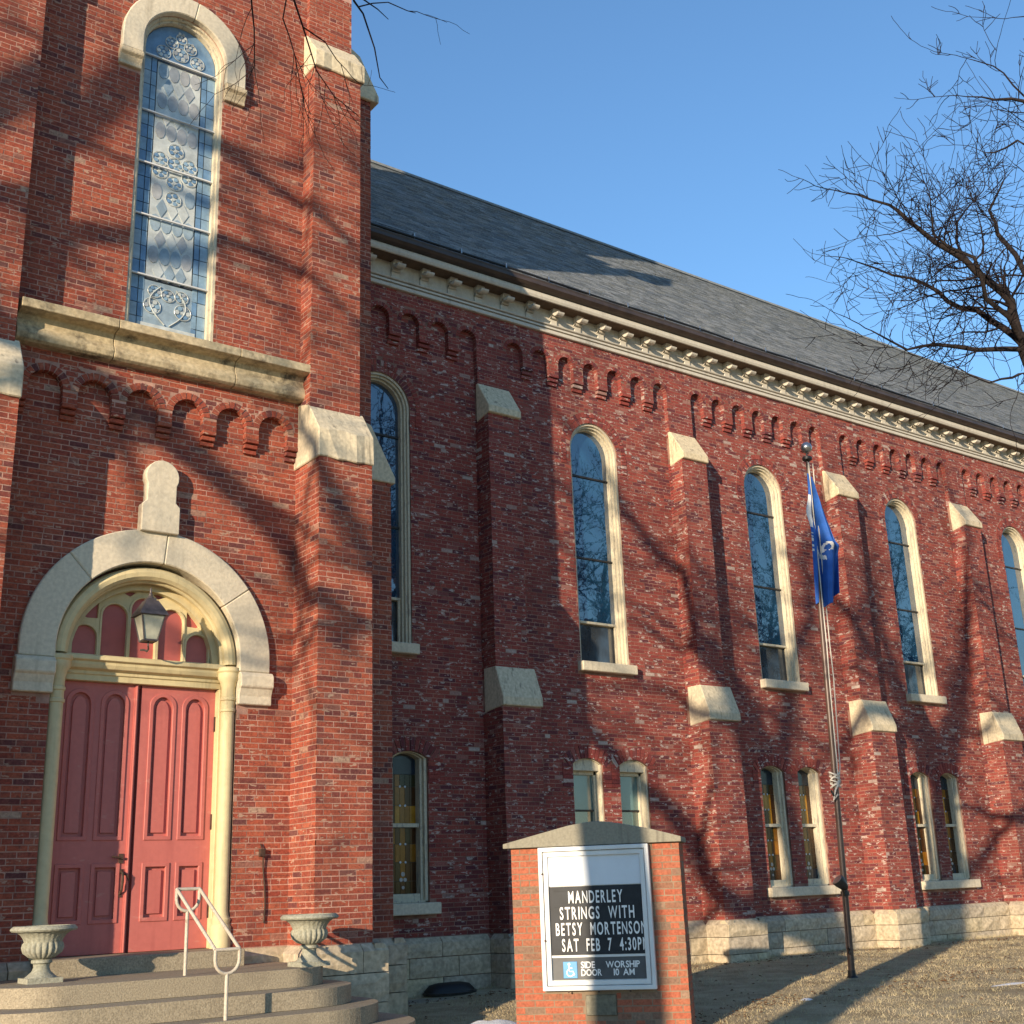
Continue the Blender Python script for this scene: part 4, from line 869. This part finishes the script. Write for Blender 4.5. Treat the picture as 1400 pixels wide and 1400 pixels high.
ix0, ix1 = fx0+.10, fx1-.10
mb = MB(); mb.box(ix0, ix1, -.045, -.031, .0, fz1-.10); mb.build('header_panel', M['white_panel'], sign)
mb = MB(); mb.box(ix0, ix1, -.042, -.031, -.70, -.006)
for i in range(5): mb.box(ix0+.05, ix1-.005, -.05, -.042, -.700+.162*i, -.700+.162*i+.026)
lb = mb.build('letter_board', M['sign_black'], sign)
mb = MB(); mb.box(ix0, ix1, -.046, -.031, -.725, -.702); mb.build('divider_strip', M['white_frame'], sign)
mb = MB(); mb.box(ix0+.01, ix1, -.044, -.031, -.945, -.728); ip = mb.build('information_panel', M['sign_grey'], sign)
LC = {}
def glyph(ch, bold, sx, m='letter'):
    k = (ch, bold, sx)
    if k not in LC:
        cu = bpy.data.curves.new('letter', 'FONT'); cu.body = ch; cu.size = 1; cu.extrude = .02; cu.offset = bold; cu.align_x = 'LEFT'; cu.resolution_u = 3
        t = bpy.data.objects.new('tmp', cu); COL.objects.link(t); bpy.context.view_layer.update()
        me = bpy.data.meshes.new_from_object(t.evaluated_get(bpy.context.evaluated_depsgraph_get())); bpy.data.objects.remove(t)
        xs_ = [v.co.x for v in me.vertices] or [0, .3]; x0 = min(xs_)
        for v in me.vertices: v.co = V(((v.co.x-x0)*sx, v.co.z*1.0, v.co.y)); v.co.y = -v.co.y
        me.materials.clear(); me.materials.append(M[m]); LC[k] = (me, (max(xs_)-x0)*sx)
    return LC[k]
def write(s, x0, x1, z, size, parent, y, bold=.018, sx=.54, gap=.10):
    """letters one by one between x0 and x1"""
    gb = lambda c: bold*.45 if c in 'MWN' else bold
    ws = [glyph(c, gb(c), sx)[1] if c != ' ' else .34 for c in s]; tot = sum(ws)*size+gap*size*(len(s)-1); k = (x1-x0)/tot; x = x0
    for c, w_ in zip(s, ws):
        if c != ' ':
            o = link('letter', glyph(c, gb(c), sx)[0], parent, (x, y, z)); o.scale = (size*k, size*.35, size)
        x += (w_+gap)*size*k
LH_ = .172
for s, a, b_, z in (('MANDERLEY', .435, 1.02, -.178), ('STRINGS WITH', .335, 1.135, -.340), ('BETSY MORTENSON', .285, 1.255, -.501), ('SAT FEB 7 4:30PM', .345, 1.262, -.662)):
    write(s, a, b_, z, .178, lb, -.058)
for tx_, a, b_, z in (('SIDE', .535, .685, -.832), ('DOOR', .535, .755, -.908), ('WORSHIP', .80, 1.16, -.832), ('10 AM', .88, 1.10, -.908)): write(tx_, a, b_, z, .092, ip, -.049, .02, .9, .05)
mb = MB(); mb.box(.345, .495, -.052, -.0445, -.930, -.765); mb.build('access_symbol', M['isa_blue'], ip, bevel=.003)
mb = MB(); mb.tube([(.410, -.053, -.790), (.410, -.058, -.790)], .014, 10); mb.tube([(.410, -.055, -.808), (.412, -.055, -.862), (.45, -.055, -.862), (.465, -.055, -.90)], .008, 6); mb.tube([(.413, -.055, -.83), (.445, -.055, -.83)], .007, 6); mb.tube([(.403, -.055, -.835)]+[(.420+.036*cos(t), -.055, -.875+.036*sin(t)) for t in [pi*.62+pi*1.25*i/10 for i in range(11)]], .007, 6); mb.build('wheelchair_figure', M['letter'], ip)
mb = MB(); mb.box(.565, .885, -.022, .0, -1.30, -1.10); pq = mb.build('plaque', M['plaque'], sign, bevel=.004)
mb = MB()
for z, a in ((-1.128, .11), (-1.16, .05), (-1.19, .03), (-1.215, .10), (-1.245, .08), (-1.27, .06)): mb.box(.725-a, .725+a, -.0245, -.021, z-.005, z+.005)
mb.build('worn_relief', M['plaque'], pq)
for x, z in ((.165, .13), (.17, -.55), (.4, -1.062), (.72, -1.062), (1.05, -1.062)):
    mb = MB(); mb.tube([(x, -.0915, z), (x, -.085, z)], .011, 8); mb.build('screw', M['iron'], sign)

# ================================================================ flagpole, flag, floodlight
FX0, FY0 = 3.25, -4.0; FB = V((FX0, FY0, gz(FX0, FY0)-.02)); FT = V((3.22, -4.25, 6.28))
fp = empty('flagpole', 'brown metal flagpole with silver ball standing on the lawn before the nave', 'flagpole')
ax = FT-FB; H = ax.length; PT = lambda h: FB+ax*(h/H)
mb = MB(); mb.tube([PT(0), PT(2.6), PT(H-.12)], [.047, .041, .028], 14); mb.build('pole', M['pole'], fp, smooth=40)
mb = MB(); mb.lathe([(.085, 0), (.08, .03), (.057, .05), (.053, .12)], FB, 14); mb.build('base_collar', M['black'], fp, smooth=40)
mb = MB(); c = PT(H-.12); mb.lathe([(.03, 0), (.075, .03), (.075, .07), (.05, .085), (.014, .09), (.014, .16)], c, 14); mb.build('truck', M['dark_metal'], fp, smooth=35)
mb = MB(); mb.lathe([(.085*sin(pi*i/12)+.001, -.085*cos(pi*i/12)) for i in range(13)], PT(H+.11), 18); mb.build('ball', M['silver'], fp, smooth=True)
mb = MB()
for s in (-1, 1):
    mb.tube([PT(H-.15)+V((.05*s+.02, -.04, 0)), PT(H-3)+V((.05+.035*s, -.05, 0)), PT(4.2)+V((.055+.05*s, -.05, 0)), PT(2.9)+V((.03+.03*s, -.06, 0)), PT(2.6)+V((-.01, -.06, 0))], .009, 6)
for i in range(6): mb.tube([PT(2.62+.035*i)+V((.07*cos(t+i), -.0+.07*sin(t+i), .02*sin(t*2))) for t in [2*pi*j/8 for j in range(8)]], .011, 5, closed=True)
mb.tube([PT(2.65)+V((-.02, -.07, 0)), PT(2.55)+V((-.09, -.06, 0)), PT(2.42)+V((-.13, -.05, 0)), PT(2.50)+V((-.05, -.07, 0))], .012, 6)
mb.build('halyard', M['rope'], fp)
mb = MB(); mb.tube([PT(2.5)+V((0, 0, 0)), PT(2.5)+V((-.12, -.05, -.02)), PT(2.52)+V((-.18, -.06, .03))], .015, 6); mb.build('cleat', M['dark_metal'], fp)
mb = MB()
for t in range(2):
    mb.tube([PT(.35)+V((-.062, -.05, 0)), PT(.33)+V((-.12, -.07, .02)), PT(.42)+V((-.12, -.07, 0)), PT(.40)+V((-.06, -.05, 0))], .012, 6)
mb.tube([PT(.4)+V((-.085, -.02, 0)), PT(1.2)+V((-.075, -.02, 0))], .012, 6); mb.build('conduit', M['pole'], fp)
fl = MB(); p = PT(1.14); q = p+V((-.24, -.17, .12)); aim = V((-.1, .1, 1)).normalized(); aim = V((-.55, .2, .6)).normalized()
lamp = empty('floodlight', 'small black floodlight clamped on an arm to the flagpole', 'floodlight')
mb = MB(); mb.tube([p, p+V((-.12, -.08, -.02)), q], .014, 8); mb.tube([p-V((0, 0, .03)), p+V((0, 0, .03))], .062, 12); mb.build('arm', M['dark_metal'], lamp)
mb = MB(); mb.tube([q-aim*.08, q-aim*.05, q+aim*.05, q+aim*.10], [.03, .055, .085, .09], 16); mb.build('housing', M['dark_metal'], lamp, smooth=40)
mb = MB(); mb.tube([q+aim*.101, q+aim*.108], .08, 16); mb.build('lens', M['silver'], lamp)
# flag hanging limp, folded along the pole
def flag():
    nu, nv = 90, 120; mb = MB(); top = PT(H-.32)
    right = V((.80, -.60, 0)); fw = V((-.60, -.80, 0))
    for j in range(nv+1):
        v = j/nv
        z = -2.05*v
        wr = .03+.32*min(1, v*1.9)**1.0 if v < .53 else .35-.05*(v-.53)/.47
        wl = .035+.055*math.exp(-((v-.30)/.09)**2)+.03*v
        for i in range(nu+1):
            u = i/nu; x = -wl+(wr+wl)*u
            amp = .05+.06*v; ph = 3.0*v
            d = amp*sin(u*9.5+ph)*min(1, u*3)+.03*sin(u*23+5*v)*v
            zz = z-(.10*u if v < .53 else .10*u-(v-.53)*(.55*u-.22*(.3 < u < .75)))
            sw = .12*math.exp(-((v-.52)/.035)**2)*max(0, u-.25)
            P = top+right*x+fw*(d+sw+.05)+V((0, 0, zz)); P += (PT(H-.32-2.05*v)-top-V((0, 0, -2.05*v)))
            mb.v.append(tuple(P))
    cu_, cv_ = .40, .60
    for j in range(nv):
        for i in range(nu):
            u, v = (i+.5)/nu, (j+.5)/nv; m = 0
            wr = .03+.32*min(1, v*1.9) if v < .53 else .35-.05*(v-.53)/.47
            wl = .035+.055*math.exp(-((v-.30)/.09)**2)+.03*v; x = -wl+(wr+wl)*u; zz = -2.05*v-.10*u
            if x < -.015 and .17 < v < .42: m = 1
            r_ = sqrt((x-.17)**2+(zz+1.20)**2)
            if .045 < r_ < .085 and zz > -1.25: m = 1
            if abs((zz+1.30)+(x-.08)*1.1) < .035 and .03 < x < .14: m = 1
            if x < -.02 and .46 < v < .60 and noise.noise(V((3, v*60, 1))) > .0: m = 1
            a = j*(nu+1)+i; mb.f.append([a, a+1, a+nu+2, a+nu+1]); mb.m.append(m)
    o = mb.build('flag', [M['flag_blue'], M['flag_white']], smooth=True)
    sol = o.modifiers.new('thickness', 'SOLIDIFY'); sol.thickness = .004
    return tag(o, 'blue flag with white emblem hanging limp from the flagpole', 'flag')
flag()
# ---- window well cover at the foot of the wall
ww = empty('window_well', 'dark rounded window well cover by the stone plinth in the tower corner', 'window well')
wx, wy = -.95, -.50; mb = MB(); n = 14
for r, z in ((.42, .0), (.41, .07), (.33, .14), (.18, .165)):
    for i in range(n+1): t = pi+pi*i/n; mb.v.append((wx+r*cos(t), wy+.30+r*.62*sin(t), -1.42+z))
for k in range(3):
    for i in range(n): a = k*(n+1)+i; mb.f.append([a, a+1, a+n+2, a+n+1]); mb.m.append(0)
mb.f.append([3*(n+1)+i for i in range(n+1)]); mb.m.append(0); mb.build('cover', M['black'], ww, smooth=50)
mb = MB(); mb.tube([(wx+.43*cos(pi+pi*i/n), wy+.30+.265*sin(pi+pi*i/n), -1.42+.03) for i in range(n+1)], .02, 6); mb.build('rim', M['dark_metal'], ww)
kerb = MB(); kerb.box(-2.85, -.2, -.82, -.40, -1.62, -1.43); tag(kerb.build('plinth_kerb', M['concrete'], bevel=.01), 'low concrete kerb along the foot of the nave wall by the tower', None, kind='structure')

# ================================================================ bare trees
class Tree:
    def __init__(s, seed): s.r = random.Random(seed); s.big = MB(); s.fine = MB(); s.count = 0
    def limb(s, pts, r0, r1, k=7):
        n = len(pts); (s.big if r0 > .022 else s.fine).tube(pts, [r0+(r1-r0)*i/(n-1) for i in range(n)], k if r0 > .03 else (4 if r0 > .012 else 3), caps=False)
    def grow(s, p, d, L, r, depth, droop=0, spread=.75, kids=(2, 4), maxn=9000, minr=.0028, bias=None):
        if depth <= 0 or s.count > maxn or r < minr*.6: return
        s.count += 1; R_ = s.r; n = 5 if L > .4 else 4; pts = [p]; q = p; dd = d.normalized()
        for i in range(n):
            dd = (dd+V((R_.gauss(0, .17), R_.gauss(0, .17), R_.gauss(0, .15)-droop*.10+.03))).normalized()
            if bias: dd = (dd+bias*.05).normalized()
            q = q+dd*(L/n); pts.append(q)
        re = max(minr*.7, r*.62); s.limb(pts, r, re)
        for i in range(R_.randint(*kids)):
            t = R_.uniform(.25, 1.0); f = t*n; a = min(n-1, int(f)); b = pts[a].lerp(pts[a+1], f-a)
            ax_ = dd.orthogonal(); ax_.rotate(Matrix.Rotation(R_.uniform(0, 2*pi), 3, dd)); nd_ = (dd*(1-spread*.35)+ax_*spread*R_.uniform(.5, 1.1)).normalized()
            s.grow(b, nd_, L*R_.uniform(.5, .82), max(minr, r*(1-.38*t)*R_.uniform(.42, .68)), depth-1, droop, spread, kids, maxn, minr, bias)
        s.grow(q, dd, L*R_.uniform(.6, .9), re*.95, depth-1, droop, spread, kids, maxn, minr, bias)
    def done(s, label, base, cat='tree', group=None):
        t = empty('bare_tree', label, cat, group); t.location = base
        for nm, mb, m in (('trunk', s.big, M['bark']), ('crown', s.fine, M['twig'])):
            if mb.v: mb.v = [(x-base[0], y-base[1], z-base[2]) for x, y, z in mb.v]; mb.build(nm, m, t, smooth=True, recalc=False)
        return t
def G(x, y): return V((x, y, gz(x, y)-.05))
def furnish(t, pts, r0, r1, n, L, depth, droop=0, spread=.8, maxn=9000, rk=.45, minr=.0035, t0=.15, kids=(2, 4), sc=1):
    """a limb along pts with n side branches"""
    pts = [V(p) for p in pts]; fine = [pts[0]]
    for a, b in zip(pts, pts[1:]):
        m = a.lerp(b, .5)+V((t.r.gauss(0, 1), t.r.gauss(0, 1), t.r.gauss(0, 1)))*(b-a).length*.05; fine += [m, b]
    r0 *= sc; r1 *= sc; t.limb(fine, r0, r1, 8)
    for i in range(n):
        q = t0+(1-t0)*(i+t.r.random())/n; f = q*(len(fine)-1); a = min(len(fine)-2, int(f)); b = fine[a].lerp(fine[a+1], f-a); d = (fine[a+1]-fine[a]).normalized()
        ax_ = d.orthogonal(); ax_.rotate(Matrix.Rotation(t.r.uniform(0, 2*pi), 3, d)); dd = (d*.55+ax_*spread).normalized()
        t.grow(b, dd, L*t.r.uniform(.6, 1.15), max(minr, (r0+(r1-r0)*q)*rk), depth, droop, spread, kids, maxn, minr)
    t.grow(fine[-1], fine[-1]-fine[-2], L*.8, r1, depth, droop, spread, kids, maxn, minr)
# the tree at the right whose crown reaches over the roof
t = Tree(21)
t.limb([G(3.15, -7.78), V((3.33, -8.14, 1.9)), V((3.29, -8.27, 5.25)), V((2.82, -8.24, 6.46))],  .19, .10, 12)
RT = dict(A=([(2.82,-8.24,6.46),(2.7,-8.23,6.81),(2.62,-8.28,7.01),(2.33,-8.18,7.27),(2.04,-8.08,7.53),(1.7,-7.91,7.76),(1.37,-7.76,8.07),(1.19,-7.65,8.28),(0.89,-7.4,8.46)], .085, .013, 26),
 B=([(2.82,-8.24,6.46),(2.89,-7.96,6.84),(2.92,-7.61,7.26),(2.83,-7.26,7.51),(2.77,-6.98,7.89),(2.72,-6.53,8.21),(2.62,-6.04,8.62)], .06, .012, 20),
 C=([(2.83,-8.26,6.4),(2.2,-7.95,6.36),(1.69,-7.7,6.41),(1.25,-7.57,6.28),(0.87,-7.36,6.53)], .045, .010, 16),
 D=([(3.29,-8.27,5.25),(2.62,-8.29,6.01),(2.46,-8.21,5.94),(2.15,-8.07,5.85),(1.82,-7.9,6.03)], .03, .008, 8),
 E=([(2.82,-8.24,6.46),(3.34,-8.16,7.62),(3.65,-7.68,8.61),(3.71,-7.58,9.05),(3.92,-7.75,9.51)], .06, .012, 14),
 F=([(2.82,-8.24,6.46),(2.73,-9.17,8.02),(2.47,-9.31,9.04),(2.16,-9.14,9.34),(1.83,-8.94,9.35),(1.5,-8.75,9.38)], .06, .008, 14),
 G=([(2.47,-9.31,9.04),(2.26,-9.11,9.47),(2.08,-8.99,9.82),(1.88,-8.81,10.02),(1.7,-8.69,10.09)], .02, .006, 7),
 H=([(2.73,-9.17,8.02),(2.93,-8.88,9.1),(2.98,-8.55,9.4),(2.93,-8.23,9.37),(2.9,-7.97,9.58)], .03, .007, 8),
 I=([(2.73,-9.17,8.02),(2.55,-9.49,9.92),(2.28,-9.39,10.5),(2.09,-9.23,10.52)], .025, .006, 3),
 K=([(2.04,-8.08,7.53),(2.37,-7.85,8.3),(2.91,-7.99,8.9)], .025, .010, 10),
 J=([(2.82,-8.24,6.46),(2.04,-8.27,6.9),(1.75,-8.37,7.35),(1.27,-8.16,7.63),(1.2,-8.23,8.07)], .045, .010, 16),
 N=([(2.9,-8.24,6.3),(4.2,-8.6,7.4),(5.4,-8.4,8.6),(6.2,-8.8,9.9)], .10, .015, 14))
for k, (p, r0, r1, n) in RT.items(): furnish(t, p, r0, r1, int(n*(.6 if k in 'FGHI' else 1.3)), .58, 3, spread=.85, rk=.34, minr=.0052, kids=(1, 3), maxn=14000, sc=.85)
t.done('bare winter tree whose tangled crown reaches over the far nave roof', (3.15, -7.78, gz(3.15, -7.78)))
# the tree over the camera: thin twigs hang before the tower
t = Tree(5)
t.limb([G(-12.9, -18.2), V((-12.8, -18.0, 2.5)), V((-12.4, -17.6, 5.0)), V((-11.2, -15.0, 6.6)), V((-9.6, -12.0, 6.4)), V((-9.1, -11.0, 6.0))], .26, .03, 10)
t.limb([V((-12.4, -17.6, 5.0)), V((-13.6, -18.6, 8)), V((-14, -20, 11))], .16, .05, 8)
HG = dict(a=[(-9.1,-11.0,6.0),(-9.08,-10.7,5.7),(-8.76,-10.08,5.5),(-8.62,-9.81,5.41),(-8.52,-9.64,5.35),(-8.43,-9.46,5.23),(-8.43,-9.35,5.17)],
 b=[(-9.1,-11.0,6.0),(-8.94,-10.76,5.6),(-8.49,-10.09,5.44),(-8.38,-9.92,5.45),(-8.24,-9.77,5.41),(-8.1,-9.61,5.38),(-8.02,-9.54,5.31),(-7.82,-9.42,5.26),(-7.58,-9.33,5.25)],
 c=[(-8.24,-9.77,5.41),(-8.02,-9.66,5.46),(-7.9,-9.6,5.41),(-7.78,-9.55,5.39)],
 d=[(-8.49,-10.09,5.44),(-8.31,-9.62,5.54),(-8.23,-9.55,5.49),(-8.15,-9.48,5.41),(-8.02,-9.32,5.29),(-7.87,-9.17,5.24)],
 e=[(-9.1,-11.0,6.0),(-8.52,-10.75,5.6),(-8.22,-10.34,5.4),(-8.09,-10.18,5.4),(-7.99,-10.12,5.39),(-7.83,-9.99,5.28),(-7.75,-9.92,5.13),(-7.65,-9.86,5.12)],
 f=[(-8.07,-10.2,5.35),(-7.89,-10.07,5.55),(-7.75,-10.03,5.65),(-7.59,-10.01,5.67),(-7.49,-9.96,5.73)],
 g=[(-8.1,-10.29,5.34),(-7.86,-10.08,5.51),(-7.7,-9.95,5.59)])
for k, p in HG.items():
    r0 = .012 if k in 'abe' else .006
    t.limb([V(q) for q in p], r0, .0028, 5)
    for i in range({'a': 6, 'b': 7, 'd': 6, 'e': 0, 'f': 1, 'g': 0}.get(k, 2)):
        j = t.r.randrange(max(1, len(p)-4), len(p)-1); a = V(p[j]); b = V(p[j+1])
        t.grow(a.lerp(b, t.r.random()), ((b-a).normalized()+V((t.r.gauss(0, .35), t.r.gauss(.15, .3), t.r.gauss(-.35, .3)))).normalized(), .30, .0032, 2, .6, .7, (1, 2), 400, .0022)
t.done('bare tree by the camera whose thin twigs hang before the tower', (-12.9, -18.2, gz(-12.9, -18.2)))
# street trees behind the camera; the low sun throws their branches on the walls
def back(x, z, y, s): return V((x-1.85*s, y-s, z+.42*s))
t = Tree(31)
s_ = 11; bp_ = lambda *q: [back(x, z, -2.6, s_+i*.1) for i, (x, z) in enumerate(q)]
b0 = back(-10.8, 7.0, -2.6, s_); bx, by = b0.x-.3, b0.y
t.limb([G(bx, by), V((bx, by, 3)), V((bx+.1, by, 6.5)), b0], .36, .24, 10)
for q, r0, r1, n in (([(-10.8,7.0),(-7.33,5.75),(-6.36,5.31),(-5.4,4.65),(-4.71,4.0),(-3.4,3.1)], .17, .06, 14), ([(-10.8,7.0),(-8.0,8.6),(-7,10.0),(-5.87,9.39),(-5.02,9.02),(-3.6,8.3)], .14, .04, 16),
        ([(-10.8,7.0),(-7.2,7.6),(-5.6,8.0),(-4.57,7.85),(-3.4,7.1)], .11, .03, 14), ([(-10.8,7.0),(-11.2,10),(-10.8,13)], .12, .04, 8), ([(-10.8,7.0),(-12.5,9.5),(-14,12)], .15, .04, 10), ([(-10.9,4.2),(-9,3.7),(-7.0,3.3),(-5.0,2.6),(-3.9,2.7)], .045, .02, 8)):
    furnish(t, bp_(*q), r0, r1, int(n*.5), 1.3, 3, spread=.8, rk=.42, minr=.009, sc=1.5, kids=(1, 3))
t.done('tall bare street tree behind the camera shading the tower', (bx, by, gz(bx, by)))
t = Tree(44); s_ = 15.
bp_ = lambda *q: [back(x, z, .1, s_+i*.1) for i, (x, z) in enumerate(q)]
b0 = back(11.75, .62, .1, s_); bx, by = b0.x-.35, b0.y
t.limb([G(bx, by), V((bx, by, 3)), back(11.55, -.83, .1, s_), b0, back(11.9, 1.67, .1, s_)], .36, .22, 10)
for q, r0, r1, n in (([(11.9,1.67),(12.78,3.26),(13.37,4.61),(14.2,7)], .17, .04, 12), ([(11.9,1.67),(11.13,2.87),(11.01,3.48),(10.3,6)], .14, .04, 12), ([(11.75,-.4),(11.94,-.26),(13.15,.38),(14.35,.76),(16,1.6)], .10, .03, 10), ([(11.0,3.6),(9.6,5.0),(8.2,6.0)], .09, .03, 10), ([(11.13,2.87),(9.9,3.0),(8.6,2.4),(7.6,2.6)], .09, .03, 10)):
    furnish(t, bp_(*q), r0, r1, int(n*.7), 1.4, 3, spread=.8, rk=.42, minr=.009, sc=1.7, kids=(1, 3))
t.done('tall bare street tree behind the camera shading the far bays', (bx, by, gz(bx, by)))
t = Tree(52); s_ = 14.6
bp_ = lambda *q: [back(x, z, .1, s_+i*.1) for i, (x, z) in enumerate(q)]
tx, ty = -18.85, -14.55
t.limb([G(tx-.15, ty), V((tx-.1, ty, 1.5)), V((tx, ty, 3.4)), V((tx-.2, ty, 4.6))], .42, .36, 12); t.limb([V((tx-.2, ty, 4.6)), back(7.2, 0, .1, s_), back(6.7, 1.5, .1, s_)], .34, .2, 10)
for q, r0, r1, n in (([(7.2,-1.0),(5.6,-.6),(4.6,.42),(3.16,1.65),(2.09,2.6),(1.2,4)], .15, .06, 12), ([(6.7,1.5),(6.2,2.9),(5.72,3.59),(5.07,4.64),(4.06,5.79),(3.24,6.65),(2,8)], .13, .04, 14), ([(6.7,1.5),(7.3,3.4),(8.2,5),(9.0,7.5)], .11, .03, 12), ([(5.6,-.6),(4.2,-.9),(2.5,-.6)], .06, .03, 6), ([(6.5,2.5),(5.31,2.61),(4.2,3.3),(3,3.3)], .08, .03, 10)):
    furnish(t, bp_(*q), r0, r1, int(n*.7), 1.3, 3, spread=.8, rk=.42, minr=.009, sc=1.6, kids=(1, 3))
t.done('tall bare street tree behind the camera shading the sign and middle bays', (tx, ty, gz(tx, ty)))
for i, (x, y, lab) in enumerate(((8, -14.5, 'bare tree across the lawn mirrored in the nearest nave window'), (16.5, -16, 'second bare tree across the lawn mirrored in the nave windows'), (26, -17, 'third bare tree across the lawn mirrored in the farther windows'), (36, -18, 'last bare tree across the lawn mirrored in the farthest windows'))):
    t = Tree(60+i); t.limb([G(x, y), V((x+.1, y, 2)), V((x, y+.1, 5.5)), V((x-.2, y, 9))], .34, .18, 10)
    for k in range(8):
        a = k*2*pi/8+i; z = 4.6+.55*k; furnish(t, [V((x, y+.1*min(1, z/5.5), z)), V((x+1.4*cos(a), y+1.4*sin(a), z+2.0)), V((x+2.7*cos(a), y+2.7*sin(a), z+4.4)), V((x+3.6*cos(a), y+3.6*sin(a), z+7.0))], .13, .035, 14, 1.7, 3, spread=.8, rk=.42, minr=.013)
    t.done(lab, (x, y, gz(x, y)))
